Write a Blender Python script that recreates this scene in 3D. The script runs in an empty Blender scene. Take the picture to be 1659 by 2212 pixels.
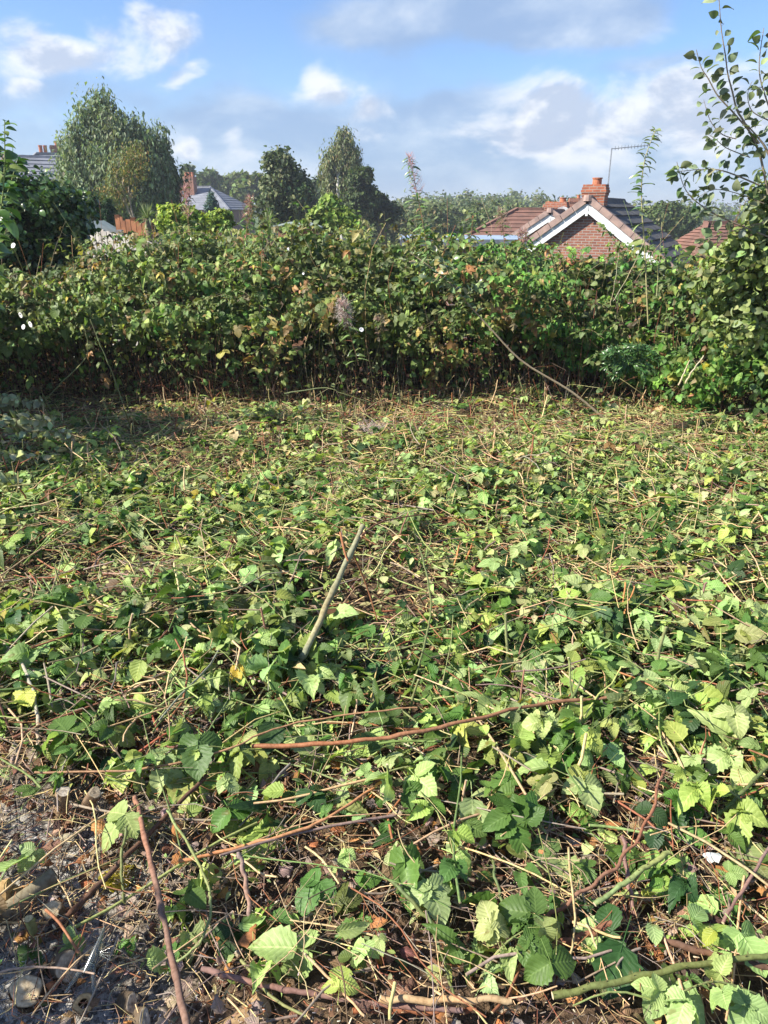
import bpy, math, random
import numpy as np
from mathutils import Vector, Matrix
random.seed(7)
R = np.random.default_rng(11)
rad = math.radians
SC = bpy.context.scene
COL = SC.collection
# ------------------------------------------------------------------ camera
PITCH = 22.2
CAMZ = 1.6
cam = bpy.data.cameras.new('camera')
cam.sensor_fit = 'VERTICAL'; cam.sensor_height = 36.0; cam.lens = 26.0
cam.clip_start = 0.02; cam.clip_end = 12000
camo = bpy.data.objects.new('camera', cam); COL.objects.link(camo)
camo.location = (0, 0, CAMZ); camo.rotation_euler = (rad(90 - PITCH), 0, 0)
SC.camera = camo
# ------------------------------------------------------------------ pixel (1659x2212 frame of the photo) to world
F = 2212 * 26.0 / 36.0
def ray(px, py):
    u = (px - 829.5) / F; v = -(py - 1106) / F
    c, s = math.cos(rad(PITCH)), math.sin(rad(PITCH))
    return np.array([u, c + v * s, -s + v * c])
def gp(px, py, z=0.0):
    r = ray(px, py); t = (z - CAMZ) / r[2]
    return np.array([r[0] * t, r[1] * t, z])
def dp(px, py, d):
    r = ray(px, py); t = d / r[1]
    return np.array([r[0] * t, d, CAMZ + r[2] * t])
def azel(px, py):
    r = ray(px, py); r = r / np.linalg.norm(r)
    return math.atan2(r[0], r[1]), math.asin(r[2])
# ------------------------------------------------------------------ sun, sky
SUN_AZ, SUN_EL = 256.0, 39.0
S = Vector((math.sin(rad(SUN_AZ)) * math.cos(rad(SUN_EL)), math.cos(rad(SUN_AZ)) * math.cos(rad(SUN_EL)), math.sin(rad(SUN_EL))))
sl = bpy.data.lights.new('sun', 'SUN'); sl.energy = 5.0; sl.angle = rad(0.53); sl.color = (1.0, 0.94, 0.83)
so = bpy.data.objects.new('sun', sl); COL.objects.link(so); so.rotation_euler = S.to_track_quat('Z', 'Y').to_euler()
W = bpy.data.worlds.new('World'); SC.world = W; W.use_nodes = True
nt = W.node_tree; nt.nodes.clear()
class NT:
    def __init__(s, nt): s.nt = nt
    def n(s, t, **k):
        x = s.nt.nodes.new(t)
        for a, b in k.items(): setattr(x, a, b)
        return x
    def put(s, sock, v):
        if isinstance(v, bpy.types.NodeSocket): s.nt.links.new(v, sock)
        else: sock.default_value = v
    def m(s, op, a, b=None, c=None, clamp=False):
        x = s.n('ShaderNodeMath', operation=op, use_clamp=clamp); s.put(x.inputs[0], a)
        if b is not None: s.put(x.inputs[1], b)
        if c is not None: s.put(x.inputs[2], c)
        return x.outputs[0]
    def vm(s, op, a, b=None):
        x = s.n('ShaderNodeVectorMath', operation=op); s.put(x.inputs[0], a)
        if b is not None: s.put(x.inputs[1], b)
        return x.outputs[0]
    def mix(s, f, a, b, bt='MIX'):
        x = s.n('ShaderNodeMix', data_type='RGBA', blend_type=bt); s.put(x.inputs[0], f); s.put(x.inputs[6], a); s.put(x.inputs[7], b)
        return x.outputs[2]
    def ss(s, v, lo, hi, a=0.0, b=1.0):
        x = s.n('ShaderNodeMapRange', interpolation_type='SMOOTHSTEP'); s.put(x.inputs[0], v)
        for i, q in enumerate((lo, hi, a, b)): s.put(x.inputs[i + 1], q)
        return x.outputs[0]
    def noise(s, vec, scale, detail=3, rough=.5, dist=0.0):
        x = s.n('ShaderNodeTexNoise'); 
        if vec is not None: s.put(x.inputs['Vector'], vec)
        x.inputs['Scale'].default_value = scale; x.inputs['Detail'].default_value = detail; x.inputs['Roughness'].default_value = rough
        x.inputs['Distortion'].default_value = dist
        return x.outputs['Fac']
g = NT(nt)
sky = g.n('ShaderNodeTexSky', sky_type='NISHITA'); sky.sun_disc = False
sky.sun_elevation = rad(SUN_EL); sky.sun_rotation = rad(SUN_AZ); sky.air_density = 1.0; sky.dust_density = 0.4; sky.ozone_density = 2.5
bg = g.n('ShaderNodeBackground'); SKYS = 0.083
g.put(bg.inputs[0], g.mix(1.0, sky.outputs[0], (0.73, 0.84, 1.05, 1), 'MULTIPLY')); bg.inputs[1].default_value = SKYS
D = g.n('ShaderNodeTexCoord').outputs['Generated']
sp = g.n('ShaderNodeSeparateXYZ'); g.put(sp.inputs[0], D)
AZ = g.m('ARCTAN2', sp.outputs[0], sp.outputs[1]); EL = g.m('ARCSINE', sp.outputs[2])
wn = g.n('ShaderNodeTexNoise'); g.put(wn.inputs['Vector'], g.vm('MULTIPLY', D, (1, 1, 2))); wn.inputs['Scale'].default_value = 9.0; wn.inputs['Detail'].default_value = 4
wsp = g.n('ShaderNodeSeparateColor'); g.put(wsp.inputs[0], wn.outputs['Color'])
AZ = g.m('ADD', AZ, g.m('MULTIPLY', g.m('SUBTRACT', wsp.outputs[0], .5), .13)); EL = g.m('ADD', EL, g.m('MULTIPLY', g.m('SUBTRACT', wsp.outputs[1], .5), .07))
def blob(px, py, rx, ry, amp=1.0):
    a0, e0 = azel(px, py); a1, _ = azel(px + rx, py); _, e1 = azel(px, py - ry)
    dx = g.m('DIVIDE', g.m('SUBTRACT', AZ, a0), abs(a1 - a0)); dy = g.m('DIVIDE', g.m('SUBTRACT', EL, e0), abs(e1 - e0))
    r = g.m('SQRT', g.m('ADD', g.m('MULTIPLY', dx, dx), g.m('MULTIPLY', dy, dy)))
    return g.m('MULTIPLY', g.ss(r, 1.25, 0.15), amp)
cum = [(130, 125, 230, 75, 1.0), (330, 95, 130, 110, 1.0), (405, 172, 90, 36, .9), (90, 190, 90, 40, .7), (680, 190, 60, 60, .6), (810, 235, 80, 40, .7),
       (1290, 255, 290, 110, 1.1), (1560, 245, 260, 120, 1.1), (1180, 290, 190, 60, .95), (1480, 190, 90, 50, .9), (800, 305, 60, 45, .5), (400, 320, 50, 25, .6), (520, 315, 60, 35, .5), (1700, 120, 120, 90, .7)]
veil = [(1130, 25, 420, 95, 1.7), (820, 60, 200, 70, 1.0), (1000, 310, 330, 75, .8), (560, 270, 300, 60, .6), (500, 350, 250, 50, .7), (950, 390, 420, 40, .65), (1350, 370, 400, 40, .7), (1450, 130, 200, 40, .5), (150, 200, 250, 60, .4), (1000, 230, 200, 50, .5)]
def mx(L):
    o = None
    for b in L:
        v = blob(*b); o = v if o is None else g.m('MAXIMUM', o, v)
    return o
st = g.vm('MULTIPLY', D, (1, 1, 1.9))
def fbm(off, sc, det, ro): return g.noise(g.vm('ADD', st, off), sc, det, ro, .25)
n1 = fbm((0, 0, 0), 7.0, 8, .56); n2 = fbm((-0.012, 0.0, 0.024), 7.0, 8, .56)
nb = fbm((3, 1, 2), 3.2, 5, .5)
Bc = mx(cum)
away = g.m('MULTIPLY', g.ss(g.m('ABSOLUTE', AZ), .6, .9), g.ss(nb, .45, .65))
Bc = g.m('MAXIMUM', Bc, g.m('MULTIPLY', away, .8))
dc = g.m('ADD', g.m('MULTIPLY', Bc, .80), g.m('MULTIPLY', n1, 2.4))
dens = g.ss(dc, 1.34, 2.02)
lit = g.m('SUBTRACT', n1, n2)
rim = g.ss(dc, 2.2, 1.6)
upm = g.ss(g.m('SUBTRACT', EL, g.m('MULTIPLY', nb, .10)), .10, .17)
litv = g.ss(g.m('ADD', g.m('MULTIPLY', lit, 4.5), g.m('MULTIPLY', rim, .30)), -.12, .46)
Bv = mx(veil)
hzv = g.ss(sp.outputs[2], .30, .02, 0, .52)
dv = g.m('MULTIPLY', g.ss(g.m('ADD', g.m('ADD', g.m('MULTIPLY', Bv, .45), hzv), g.m('MULTIPLY', nb, 1.3)), .80, 1.25), .82)
ccol = g.mix(litv, (0.57, 0.66, 0.83, 1), (0.98, 1.01, 1.07, 1))
vcol = g.mix(g.ss(n1, .4, .65), (0.36, 0.50, 0.74, 1), (0.58, 0.70, 0.88, 1))
bv = g.n('ShaderNodeBackground'); g.put(bv.inputs[0], vcol); bv.inputs[1].default_value = 0.455
bc = g.n('ShaderNodeBackground'); g.put(bc.inputs[0], ccol); bc.inputs[1].default_value = 0.455
def mixs(f, a, b):
    x = g.n('ShaderNodeMixShader'); g.put(x.inputs[0], f); nt.links.new(a, x.inputs[1]); nt.links.new(b, x.inputs[2]); return x.outputs[0]
up = g.ss(sp.outputs[2], -0.02, 0.03)
s1 = mixs(g.m('MULTIPLY', dv, up), bg.outputs[0], bv.outputs[0]); s2 = mixs(g.m('MULTIPLY', g.m('MULTIPLY', dens, .92), up), s1, bc.outputs[0])
wo = g.n('ShaderNodeOutputWorld'); nt.links.new(s2, wo.inputs[0])
SC.view_settings.view_transform = 'Standard'; SC.view_settings.look = 'None'; SC.view_settings.exposure = 1.2; SC.view_settings.gamma = 1.0
SC.cycles.max_bounces = 7; SC.cycles.diffuse_bounces = 3; SC.cycles.transmission_bounces = 5; SC.cycles.glossy_bounces = 2
SC.cycles.sample_clamp_indirect = 6.0
# ------------------------------------------------------------------ small maths
def nrm(v): return v / np.maximum(np.linalg.norm(v, axis=-1, keepdims=True), 1e-9)
_tab = np.random.default_rng(5).random((8, 256, 256))
def vn(x, y, seed=0):
    x = np.asarray(x, float); y = np.asarray(y, float)
    xi = np.floor(x).astype(int); yi = np.floor(y).astype(int); fx = x - xi; fy = y - yi
    fx = fx * fx * (3 - 2 * fx); fy = fy * fy * (3 - 2 * fy); T = _tab[seed % 8]
    q = lambda a, b: T[a & 255, b & 255]
    return (q(xi, yi) * (1 - fx) + q(xi + 1, yi) * fx) * (1 - fy) + (q(xi, yi + 1) * (1 - fx) + q(xi + 1, yi + 1) * fx) * fy
def sst(x, a, b):
    t = np.clip((np.asarray(x, float) - a) / (b - a), 0, 1); return t * t * (3 - 2 * t)
def relief(x, y):
    near = .11 * (vn(x * 1.1, y * 1.1, 1) - .5) + .05 * (vn(x * 4.5, y * 4.5, 2) - .5) + .02 * (vn(x * 13, y * 13, 3) - .5)
    low = -0.7 - 2.6 * sst(x, -7, 4)
    return near * (1 - sst(y, 12, 20)) + low * sst(y, 9.2, 15.5)
# ------------------------------------------------------------------ materials
def mat(name):
    m = bpy.data.materials.new(name); m.use_nodes = True; m.node_tree.nodes.clear(); return m, NT(m.node_tree)
def pbsdf(g, col, rough=.6, spec=.4, bump=None, bs=.3, bd=.002):
    p = g.n('ShaderNodeBsdfPrincipled'); g.put(p.inputs['Base Color'], col); g.put(p.inputs['Roughness'], rough); p.inputs['Specular IOR Level'].default_value = spec
    if bump is not None:
        b = g.n('ShaderNodeBump'); b.inputs['Strength'].default_value = bs; b.inputs['Distance'].default_value = bd; g.put(b.inputs['Height'], bump)
        g.nt.links.new(b.outputs[0], p.inputs['Normal'])
    return p
def out(g, sh):
    o = g.n('ShaderNodeOutputMaterial'); g.nt.links.new(sh, o.inputs[0])
def tint(g): 
    a = g.n('ShaderNodeAttribute', attribute_name='tint'); return a.outputs['Color']
def leaf_mat(name, veins=True, trans=.3, rough=.42, spec=.45, vn_=7.0, tcol=(1.2, 1.25, .6, 1)):
    m, g = mat(name); T = tint(g); P = g.n('ShaderNodeNewGeometry').outputs['Position']
    c = g.mix(g.ss(g.noise(P, 55, 3), .42, .7, 0, .45), T, (0.55, 0.6, 0.4, 1), 'MULTIPLY')
    h = None
    if veins:
        uv = g.n('ShaderNodeTexCoord').outputs['UV']; s = g.n('ShaderNodeSeparateXYZ'); g.put(s.inputs[0], uv)
        au = g.m('ABSOLUTE', g.m('MULTIPLY', g.m('SUBTRACT', s.outputs[0], .5), 2.0))
        f = g.m('FRACT', g.m('SUBTRACT', g.m('MULTIPLY', s.outputs[1], vn_), g.m('MULTIPLY', au, 2.1)))
        tri = g.m('ABSOLUTE', g.m('SUBTRACT', f, .5))
        v1 = g.ss(tri, .40, .48); v2 = g.ss(au, .085, .03); vv = g.m('MAXIMUM', g.m('MULTIPLY', v1, .6), v2)
        c = g.mix(g.m('MULTIPLY', vv, .42), c, g.mix(1.0, c, (2.2, 1.9, 2.4, 1), 'MULTIPLY'))
        sp_ = g.ss(g.noise(P, 24, 2), .66, .72)
        c = g.mix(g.m('MULTIPLY', sp_, .5), c, (0.16, 0.10, 0.03, 1))
        h = g.m('ADD', g.m('MULTIPLY', tri, -1.6), g.m('MULTIPLY', g.noise(P, 260, 2), .35))
    p = pbsdf(g, c, rough, spec, h, .55, .0018)
    t = g.n('ShaderNodeBsdfTranslucent'); g.put(t.inputs[0], g.mix(1.0, c, tcol, 'MULTIPLY'))
    mx_ = g.n('ShaderNodeMixShader'); mx_.inputs[0].default_value = trans
    g.nt.links.new(p.outputs[0], mx_.inputs[1]); g.nt.links.new(t.outputs[0], mx_.inputs[2]); out(g, mx_.outputs[0]); return m
M_LEAF = leaf_mat('bramble leaf', True, .32, .52, .32)
M_LEAFH = leaf_mat('hedge leaf', True, .3, .5, .35, 5.0)
M_GLOSS = leaf_mat('glossy leaf', False, .22, .32, .5)
M_CROWN = leaf_mat('tree leaf', False, .3, .6, .2)
M_DRY = leaf_mat('dead leaf', True, .15, .8, .15, 5.0, (1.2, .9, .6, 1))
def stem_mat(name, rough=.6, spec=.3):
    m, g = mat(name); T = tint(g); P = g.n('ShaderNodeNewGeometry').outputs['Position']
    n = g.noise(P, 90, 4, .6); n2 = g.noise(P, 18, 2)
    c = g.mix(g.ss(n, .4, .68, 0, .6), T, g.mix(1.0, T, (0.5, 0.42, 0.36, 1), 'MULTIPLY'))
    c = g.mix(g.ss(n2, .5, .7, 0, .35), c, g.mix(1.0, c, (1.3, 1.25, 1.2, 1), 'MULTIPLY'))
    out(g, pbsdf(g, c, rough, spec, n, .5, .002).outputs[0]); return m
M_STEM = stem_mat('plant stem'); M_WOOD = stem_mat('bark and cut wood', .85, .1)
def tone_mat(name, c1, c2, scale=6, rough=.8, spec=.2, bump=.3, bd=.01, det=5):
    m, g = mat(name); P = g.n('ShaderNodeTexCoord').outputs['Object']
    n = g.noise(P, scale, det, .6); c = g.mix(g.ss(n, .32, .68), (*c1, 1), (*c2, 1)); out(g, pbsdf(g, c, rough, spec, n, bump, bd).outputs[0]); return m
def brick_mat(name, c1, c2, mortar, sx=1.0):
    m, g = mat(name); uv = g.n('ShaderNodeTexCoord').outputs['UV']
    b = g.n('ShaderNodeTexBrick'); g.put(b.inputs['Vector'], uv); b.inputs['Scale'].default_value = 1.0
    b.inputs['Brick Width'].default_value = .225 * sx; b.inputs['Row Height'].default_value = .075 * sx; b.inputs['Mortar Size'].default_value = .011 * sx
    b.inputs['Color1'].default_value = (*c1, 1); b.inputs['Color2'].default_value = (*c2, 1); b.inputs['Mortar'].default_value = (*mortar, 1)
    n = g.noise(uv, 3.0, 5, .6); c = g.mix(g.ss(n, .35, .7, 0, .5), b.outputs[0], g.mix(1.0, b.outputs[0], (.55, .55, .58, 1), 'MULTIPLY'))
    h = g.m('SUBTRACT', 1.0, b.outputs['Fac'])
    out(g, pbsdf(g, c, .9, .1, h, .6, .01).outputs[0]); return m
M_BRICK = brick_mat('red brown brick', (.32, .135, .09), (.22, .088, .062), (.33, .28, .25))
M_BRICK2 = brick_mat('orange brick', (.40, .135, .07), (.29, .095, .052), (.31, .24, .20))
M_POT = tone_mat('terracotta', (.44, .17, .09), (.32, .11, .06), 9)
M_WHITE = tone_mat('white painted board', (.74, .74, .73), (.55, .56, .56), 7, .5, .4, .05)
M_VERGE = tone_mat('pink buff verge tile', (.36, .25, .21), (.24, .17, .15), 5)
M_SLATE = tone_mat('dark grey roof tile', (.055, .055, .06), (.11, .105, .095), 2.5, .85, .2, .4, .02)
M_SLATE2 = tone_mat('grey slate', (.21, .22, .25), (.15, .16, .185), 1.2, .75, .3)
M_REDT = tone_mat('red clay roof tile', (.20, .105, .08), (.13, .075, .058), 2.5, .85, .2, .4, .02)
M_BLUER = tone_mat('blue grey felt roof', (.26, .33, .42), (.19, .25, .33), 1.5, .7)
M_FENCEW = tone_mat('bleached fence wood', (.36, .34, .31), (.24, .22, .20), 7, .9, .1)
M_FENCEB = tone_mat('brown fence wood', (.23, .10, .05), (.13, .06, .035), 5, .9, .1)
M_SHED = tone_mat('shed cladding', (.24, .12, .075), (.16, .08, .05), 5, .9, .1)
M_SHEDR = tone_mat('pale green shed felt', (.36, .42, .38), (.26, .31, .28), 3, .9, .1)
M_METAL = tone_mat('grey metal', (.22, .24, .27), (.13, .14, .16), 10, .45, .5)
M_DISH = tone_mat('pale grey dish', (.55, .56, .57), (.42, .43, .44), 6, .5, .4)
M_RENDER = tone_mat('grey render', (.42, .42, .45), (.34, .35, .38), 2, .9, .1)
m, g = mat('dark window glass'); out(g, pbsdf(g, (.03, .04, .05, 1), .08, .6).outputs[0]); M_GLASS = m
m, g = mat('petal white'); p = pbsdf(g, (.85, .85, .83, 1), .6, .2); out(g, p.outputs[0]); M_PETAL = m
m, g = mat('clear plastic'); p = pbsdf(g, (.5, .55, .52, 1), .12, .5); p.inputs['Transmission Weight'].default_value = .92; out(g, p.outputs[0]); M_PLAST = m
m, g = mat('blue plastic'); out(g, pbsdf(g, (.02, .35, .7, 1), .4, .5).outputs[0]); M_BLUEP = m
m, g = mat('soil'); P = g.n('ShaderNodeNewGeometry').outputs['Position']
n1 = g.noise(P, 9, 6, .65); n2 = g.noise(P, 60, 5, .7); n3 = g.noise(P, .9, 4)
c = g.mix(g.ss(n2, .35, .65), (.04, .027, .017, 1), (.16, .105, .065, 1)); c = g.mix(g.ss(n1, .5, .75, 0, .6), c, (.13, .09, .06, 1))
xyz = g.n('ShaderNodeSeparateXYZ'); g.put(xyz.inputs[0], P)
ash = g.ss(g.m('ADD', g.m('ADD', g.m('MULTIPLY', xyz.outputs[0], -1.0), g.m('MULTIPLY', xyz.outputs[1], -.35)), g.m('MULTIPLY', g.noise(P, 5, 4), .7)), 0.26, .66)
ash = g.m('MULTIPLY', ash, g.ss(xyz.outputs[1], 1.95, 1.5))
c = g.mix(ash, c, g.mix(g.ss(n2, .38, .6), (.09, .08, .07, 1), (.42, .40, .36, 1)))
farm = g.ss(xyz.outputs[1], 8.5, 13.0)
c = g.mix(farm, c, g.mix(g.ss(n3, .35, .65), (.05, .085, .02, 1), (.09, .12, .035, 1)))
out(g, pbsdf(g, c, .95, .1, g.m('ADD', n2, n1), .7, .02).outputs[0]); M_SOIL = m
# ------------------------------------------------------------------ mesh building
def tag(o, label=None, cat=None, group=None, kind=None):
    if label: o['label'] = label
    if cat: o['category'] = cat
    if group: o['group'] = group
    if kind: o['kind'] = kind
    return o
def empty(name, loc, label, cat, group=None, rz=0.0):
    o = bpy.data.objects.new(name, None); COL.objects.link(o); o.location = tuple(float(v) for v in loc); o.rotation_euler = (0, 0, rz); o.empty_display_size = .1
    return tag(o, label, cat, group)
def link(name, me, parent=None, world=False):
    """link a mesh object; world=True when its vertices are in world space although it has a parent at some location"""
    o = bpy.data.objects.new(name, me); COL.objects.link(o)
    if parent is not None:
        o.parent = parent
        if world: o.matrix_parent_inverse = (Matrix.Translation(parent.location) @ parent.rotation_euler.to_matrix().to_4x4()).inverted()
    return o
class Geo:
    """collects vertex arrays, triangle/quad arrays, per-vertex uv and tint; builds one mesh"""
    def __init__(s): s.v = []; s.uv = []; s.t = []; s.f = []; s.n = 0
    def add(s, V, Fs, uv=None, tn=(.5, .5, .5)):
        V = np.asarray(V, float).reshape(-1, 3); k = len(V)
        s.v.append(V); s.uv.append(np.zeros((k, 2)) + (0.5, 0.03) if uv is None else np.asarray(uv, float).reshape(-1, 2))
        t = np.ones((k, 4)); t[:, :3] = tn; s.t.append(t)
        for f in (Fs if isinstance(Fs, list) else [Fs]): s.f.append(np.asarray(f) + s.n)
        s.n += k
    def inst(s, tp, Rm, P, tn):
        """tp template (V,[faces],uv); Rm (N,3,3) incl. scale; P (N,3); tn (N,3)"""
        V, Fs, uv = tp; N = len(P); k = len(V)
        if N == 0: return
        A = np.einsum('nij,vj->nvi', Rm, V) + P[:, None, :]
        off = (np.arange(N) * k)[:, None, None]
        F_ = [(np.asarray(f)[None] + off).reshape(-1, np.asarray(f).shape[1]) for f in Fs]
        s.add(A, F_, np.tile(uv, (N, 1)), np.repeat(tn, k, axis=0))
    def mesh(s, name, material, smooth=True):
        me = bpy.data.meshes.new(name); V = np.concatenate(s.v); U = np.concatenate(s.uv); T = np.concatenate(s.t)
        tri = [f for f in s.f if f.shape[1] == 3]; qd = [f for f in s.f if f.shape[1] == 4]
        idx = []; tot = []
        for L, k in ((tri, 3), (qd, 4)):
            if L:
                a = np.concatenate(L); idx.append(a.reshape(-1)); tot.append(np.full(len(a), k))
        idx = np.concatenate(idx).astype(np.int32); tot = np.concatenate(tot); st_ = np.concatenate([[0], np.cumsum(tot)[:-1]]).astype(np.int32)
        me.vertices.add(len(V)); me.vertices.foreach_set('co', V.astype(np.float32).reshape(-1))
        me.loops.add(len(idx)); me.loops.foreach_set('vertex_index', idx)
        me.polygons.add(len(st_)); me.polygons.foreach_set('loop_start', st_)
        me.update(calc_edges=True)
        uvl = me.uv_layers.new(name='UVMap'); uvl.data.foreach_set('uv', U[idx].astype(np.float32).reshape(-1))
        at = me.attributes.new('tint', 'FLOAT_COLOR', 'POINT'); at.data.foreach_set('color', T.astype(np.float32).reshape(-1))
        me.materials.append(material)
        if smooth: me.shade_smooth()
        return me
def tubes(G, P, Rd, tn, sides=5, cap=None):
    """P (N,K,3) paths, Rd (N,K) radii, tn (N,3); cap: tint of the cut ends"""
    P = np.asarray(P, float); N, K, _ = P.shape; Rd = np.broadcast_to(Rd, (N, K))
    T = np.empty_like(P); T[:, 1:-1] = P[:, 2:] - P[:, :-2]; T[:, 0] = P[:, 1] - P[:, 0]; T[:, -1] = P[:, -1] - P[:, -2]; T = nrm(T)
    m_ = nrm(P[:, -1] - P[:, 0]); ref = np.where(np.abs(m_[:, 2:3]) < .8, np.array([[0, 0, 1.0]]), np.array([[1.0, .1, 0]]))
    A = nrm(np.cross(T, ref[:, None, :])); B = np.cross(T, A)
    a = np.arange(sides) * 2 * math.pi / sides
    ring = A[:, :, None, :] * np.cos(a)[None, None, :, None] + B[:, :, None, :] * np.sin(a)[None, None, :, None]
    V = P[:, :, None, :] + ring * Rd[:, :, None, None]
    i = np.arange(K - 1)[:, None] * sides; j = np.arange(sides)[None]; j2 = (j + 1) % sides
    q = np.stack([i + j, i + j2, i + sides + j2, i + sides + j], -1).reshape(-1, 4)
    k = K * sides; Fq = (q[None] + (np.arange(N) * k)[:, None, None]).reshape(-1, 4)
    G.add(V, Fq, None, np.repeat(np.asarray(tn), k, axis=0))
    if cap is not None:
        for e, sg in ((0, -1), (K - 1, 1)):
            C = P[:, e] + T[:, e] * (Rd[:, e:e + 1] * .12 * sg); Vr = V[:, e]
            W_ = np.concatenate([Vr, C[:, None]], 1); f = np.stack([j[0], j2[0], np.full(sides, sides)], -1)
            if sg < 0: f = f[:, ::-1]
            G.add(W_, (f[None] + (np.arange(N) * (sides + 1))[:, None, None]).reshape(-1, 3), None, cap)
def basis(nz, ty):
    z = nrm(nz); y = nrm(ty - (ty * z).sum(-1, keepdims=True) * z); x = np.cross(y, z)
    return np.stack([x, y, z], -1)
def leaflet(rows=7, cols=3, W=.42, serr=0.0, fold=.25, curl=.25, pleat=0.0, p=.72, rg=None):
    rg = rg or R; t = np.linspace(0, 1, rows); c = np.linspace(-1, 1, cols)
    w = W * np.sin(np.pi * t ** p) ** .75; w[0] = .012; w[-1] = .004
    V = np.zeros((rows, cols, 3)); uv = np.zeros((rows, cols, 2)); ph = rg.random() * 6
    for i in range(rows):
        for j in range(cols):
            e = 1.0
            if abs(c[j]) == 1 and serr: e = 1 + serr * (1 if i % 2 else -1)
            x = c[j] * w[i] * e; y = t[i] + (-.025 if (abs(c[j]) == 1 and serr and i % 2 and 0 < i < rows - 1) else 0)
            V[i, j] = (x, y, fold * abs(x) - curl * t[i] ** 2 + pleat * math.sin(2 * math.pi * (4.5 * t[i] - abs(c[j]) * .9)) * abs(c[j]) + .05 * math.sin(3 * t[i] + ph) * c[j])
            uv[i, j] = (.5 + .5 * c[j], t[i])
    q = [[i * cols + j, i * cols + j + 1, (i + 1) * cols + j + 1, (i + 1) * cols + j] for i in range(rows - 1) for j in range(cols - 1)]
    return V.reshape(-1, 3), [np.array(q)], uv.reshape(-1, 2)
def rotm(ax, a):
    return np.array(Matrix.Rotation(a, 3, ax))
def merge(parts):
    V, Fs, U, o = [], [], [], 0
    for (v, fs, u) in parts:
        V.append(v); U.append(u)
        for f in fs: Fs.append(np.asarray(f) + o)
        o += len(v)
    d = {}
    for f in Fs: d.setdefault(f.shape[1], []).append(f)
    return np.concatenate(V), [np.concatenate(x) for x in d.values()], np.concatenate(U)
def ribbon_tube(a, b, r):
    a = np.array(a, float); b = np.array(b, float); m_ = (a + b) / 2 + np.array([0, 0, .03])
    G = Geo(); tubes(G, np.array([[a, m_, b]]), np.array([[r, r, r * .8]]), np.array([[1, 1, 1]]), 3)
    return G.v[0], [G.f[0]], np.tile([[.5, .5]], (len(G.v[0]), 1))
def bramble(nl=3, rows=11, cols=5, serr=.07, pet=.55, pleat=.02, seed=0, droop=.35):
    rg = np.random.default_rng(seed); parts = []
    spec = [(0, 1.0, .14)] + [(s * (1.25 + .2 * rg.random()), .82, 0) for s in (-1, 1)]
    if nl == 5: spec += [(s * 2.1, .6, -.12) for s in (-1, 1)]
    if nl == 2: spec = spec[1:]
    if nl == 1: spec = [(0, 1.0, 0)]
    for a, sc, off in spec:
        v, f, u = leaflet(rows, cols, .40 + .06 * rg.random(), serr, .12 + .3 * rg.random(), .12 + .3 * rg.random(), pleat, .66 + .12 * rg.random(), rg)
        v = (v * sc + (0, off, 0)) @ rotm('X', -droop * (.2 + .9 * rg.random()) * (1 if a else .6)).T @ rotm('Y', (rg.random() - .5) * .5).T @ rotm('Z', -a).T
        parts.append((v, f, u))
    if pet: parts.append(ribbon_tube((0, -pet, -.10), (0, .15, 0), .013))
    return merge(parts)
NEAR = [bramble(n, 13, 5, .07, .6, .02, s) for s, n in enumerate((3, 3, 5, 3, 2, 1, 1, 3))]
MID = [bramble(n, 7, 3, .08, .5, .0, 20 + s) for s, n in enumerate((3, 3, 1, 1, 5, 2))]
FARL = [bramble(n, 5, 3, 0, 0, .0, 40 + s, .5) for s, n in enumerate((3, 3, 5, 2, 1))]
OVAL = [leaflet(7, 3, .27, 0, .25, .25, 0, .85, np.random.default_rng(60 + s)) for s in range(3)]
OVALW = [leaflet(7, 3, .36, 0, .3, .3, 0, .9, np.random.default_rng(70 + s)) for s in range(3)]
NARROW = [leaflet(6, 3, .13, 0, .3, .4, 0, .8, np.random.default_rng(80 + s)) for s in range(3)]
TINY = [leaflet(3, 3, .30, 0, .3, .35, 0, 1.0, np.random.default_rng(90 + s)) for s in range(2)]
IVY = [leaflet(4, 3, .42, 0, .25, .3, 0, .6, np.random.default_rng(95 + s)) for s in range(2)]
CRUMP = [leaflet(6, 5, .4, .2, -.9 + .5 * s, .7 - .5 * s, .12, .7, np.random.default_rng(99 + s)) for s in range(3)]
CHIP = [(np.array([[-.5, -.1, 0], [.5, -.14, 0], [.42, .12, .02], [-.46, .1, .03], [-.4, -.06, .1], [.4, -.1, .1], [.36, .06, .12], [-.36, .06, .12]]),
         [np.array([[0, 1, 5, 4], [1, 2, 6, 5], [2, 3, 7, 6], [3, 0, 4, 7], [4, 5, 6, 7]])], np.full((8, 2), .5))]
def pick(G, tps, Rm, P, tn):
    k = R.integers(0, len(tps), len(P))
    for i, tp in enumerate(tps):
        s = k == i; G.inst(tp, Rm[s], P[s], tn[s])
def colors(n, table, jit=.18):
    """table: (weight, rgb) rows -> (n,3) linear tints with per-leaf variation"""
    w = np.array([a for a, _ in table], float); c = np.array([b for _, b in table], float)
    k = R.choice(len(w), n, p=w / w.sum()); o = c[k]
    return np.clip(o * (1 + jit * R.standard_normal((n, 1))) * (1 + .07 * R.standard_normal((n, 3))), .004, .9)
def flatdirs(n, tilt):
    """random leaf frames lying roughly flat"""
    a = R.random(n) * 2 * np.pi; t = np.abs(R.standard_normal(n)) * tilt; b = R.random(n) * 2 * np.pi
    nz = np.stack([np.sin(t) * np.cos(b), np.sin(t) * np.sin(b), np.cos(t)], -1)
    return basis(nz, np.stack([np.cos(a), np.sin(a), R.standard_normal(n) * .1], -1))
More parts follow.
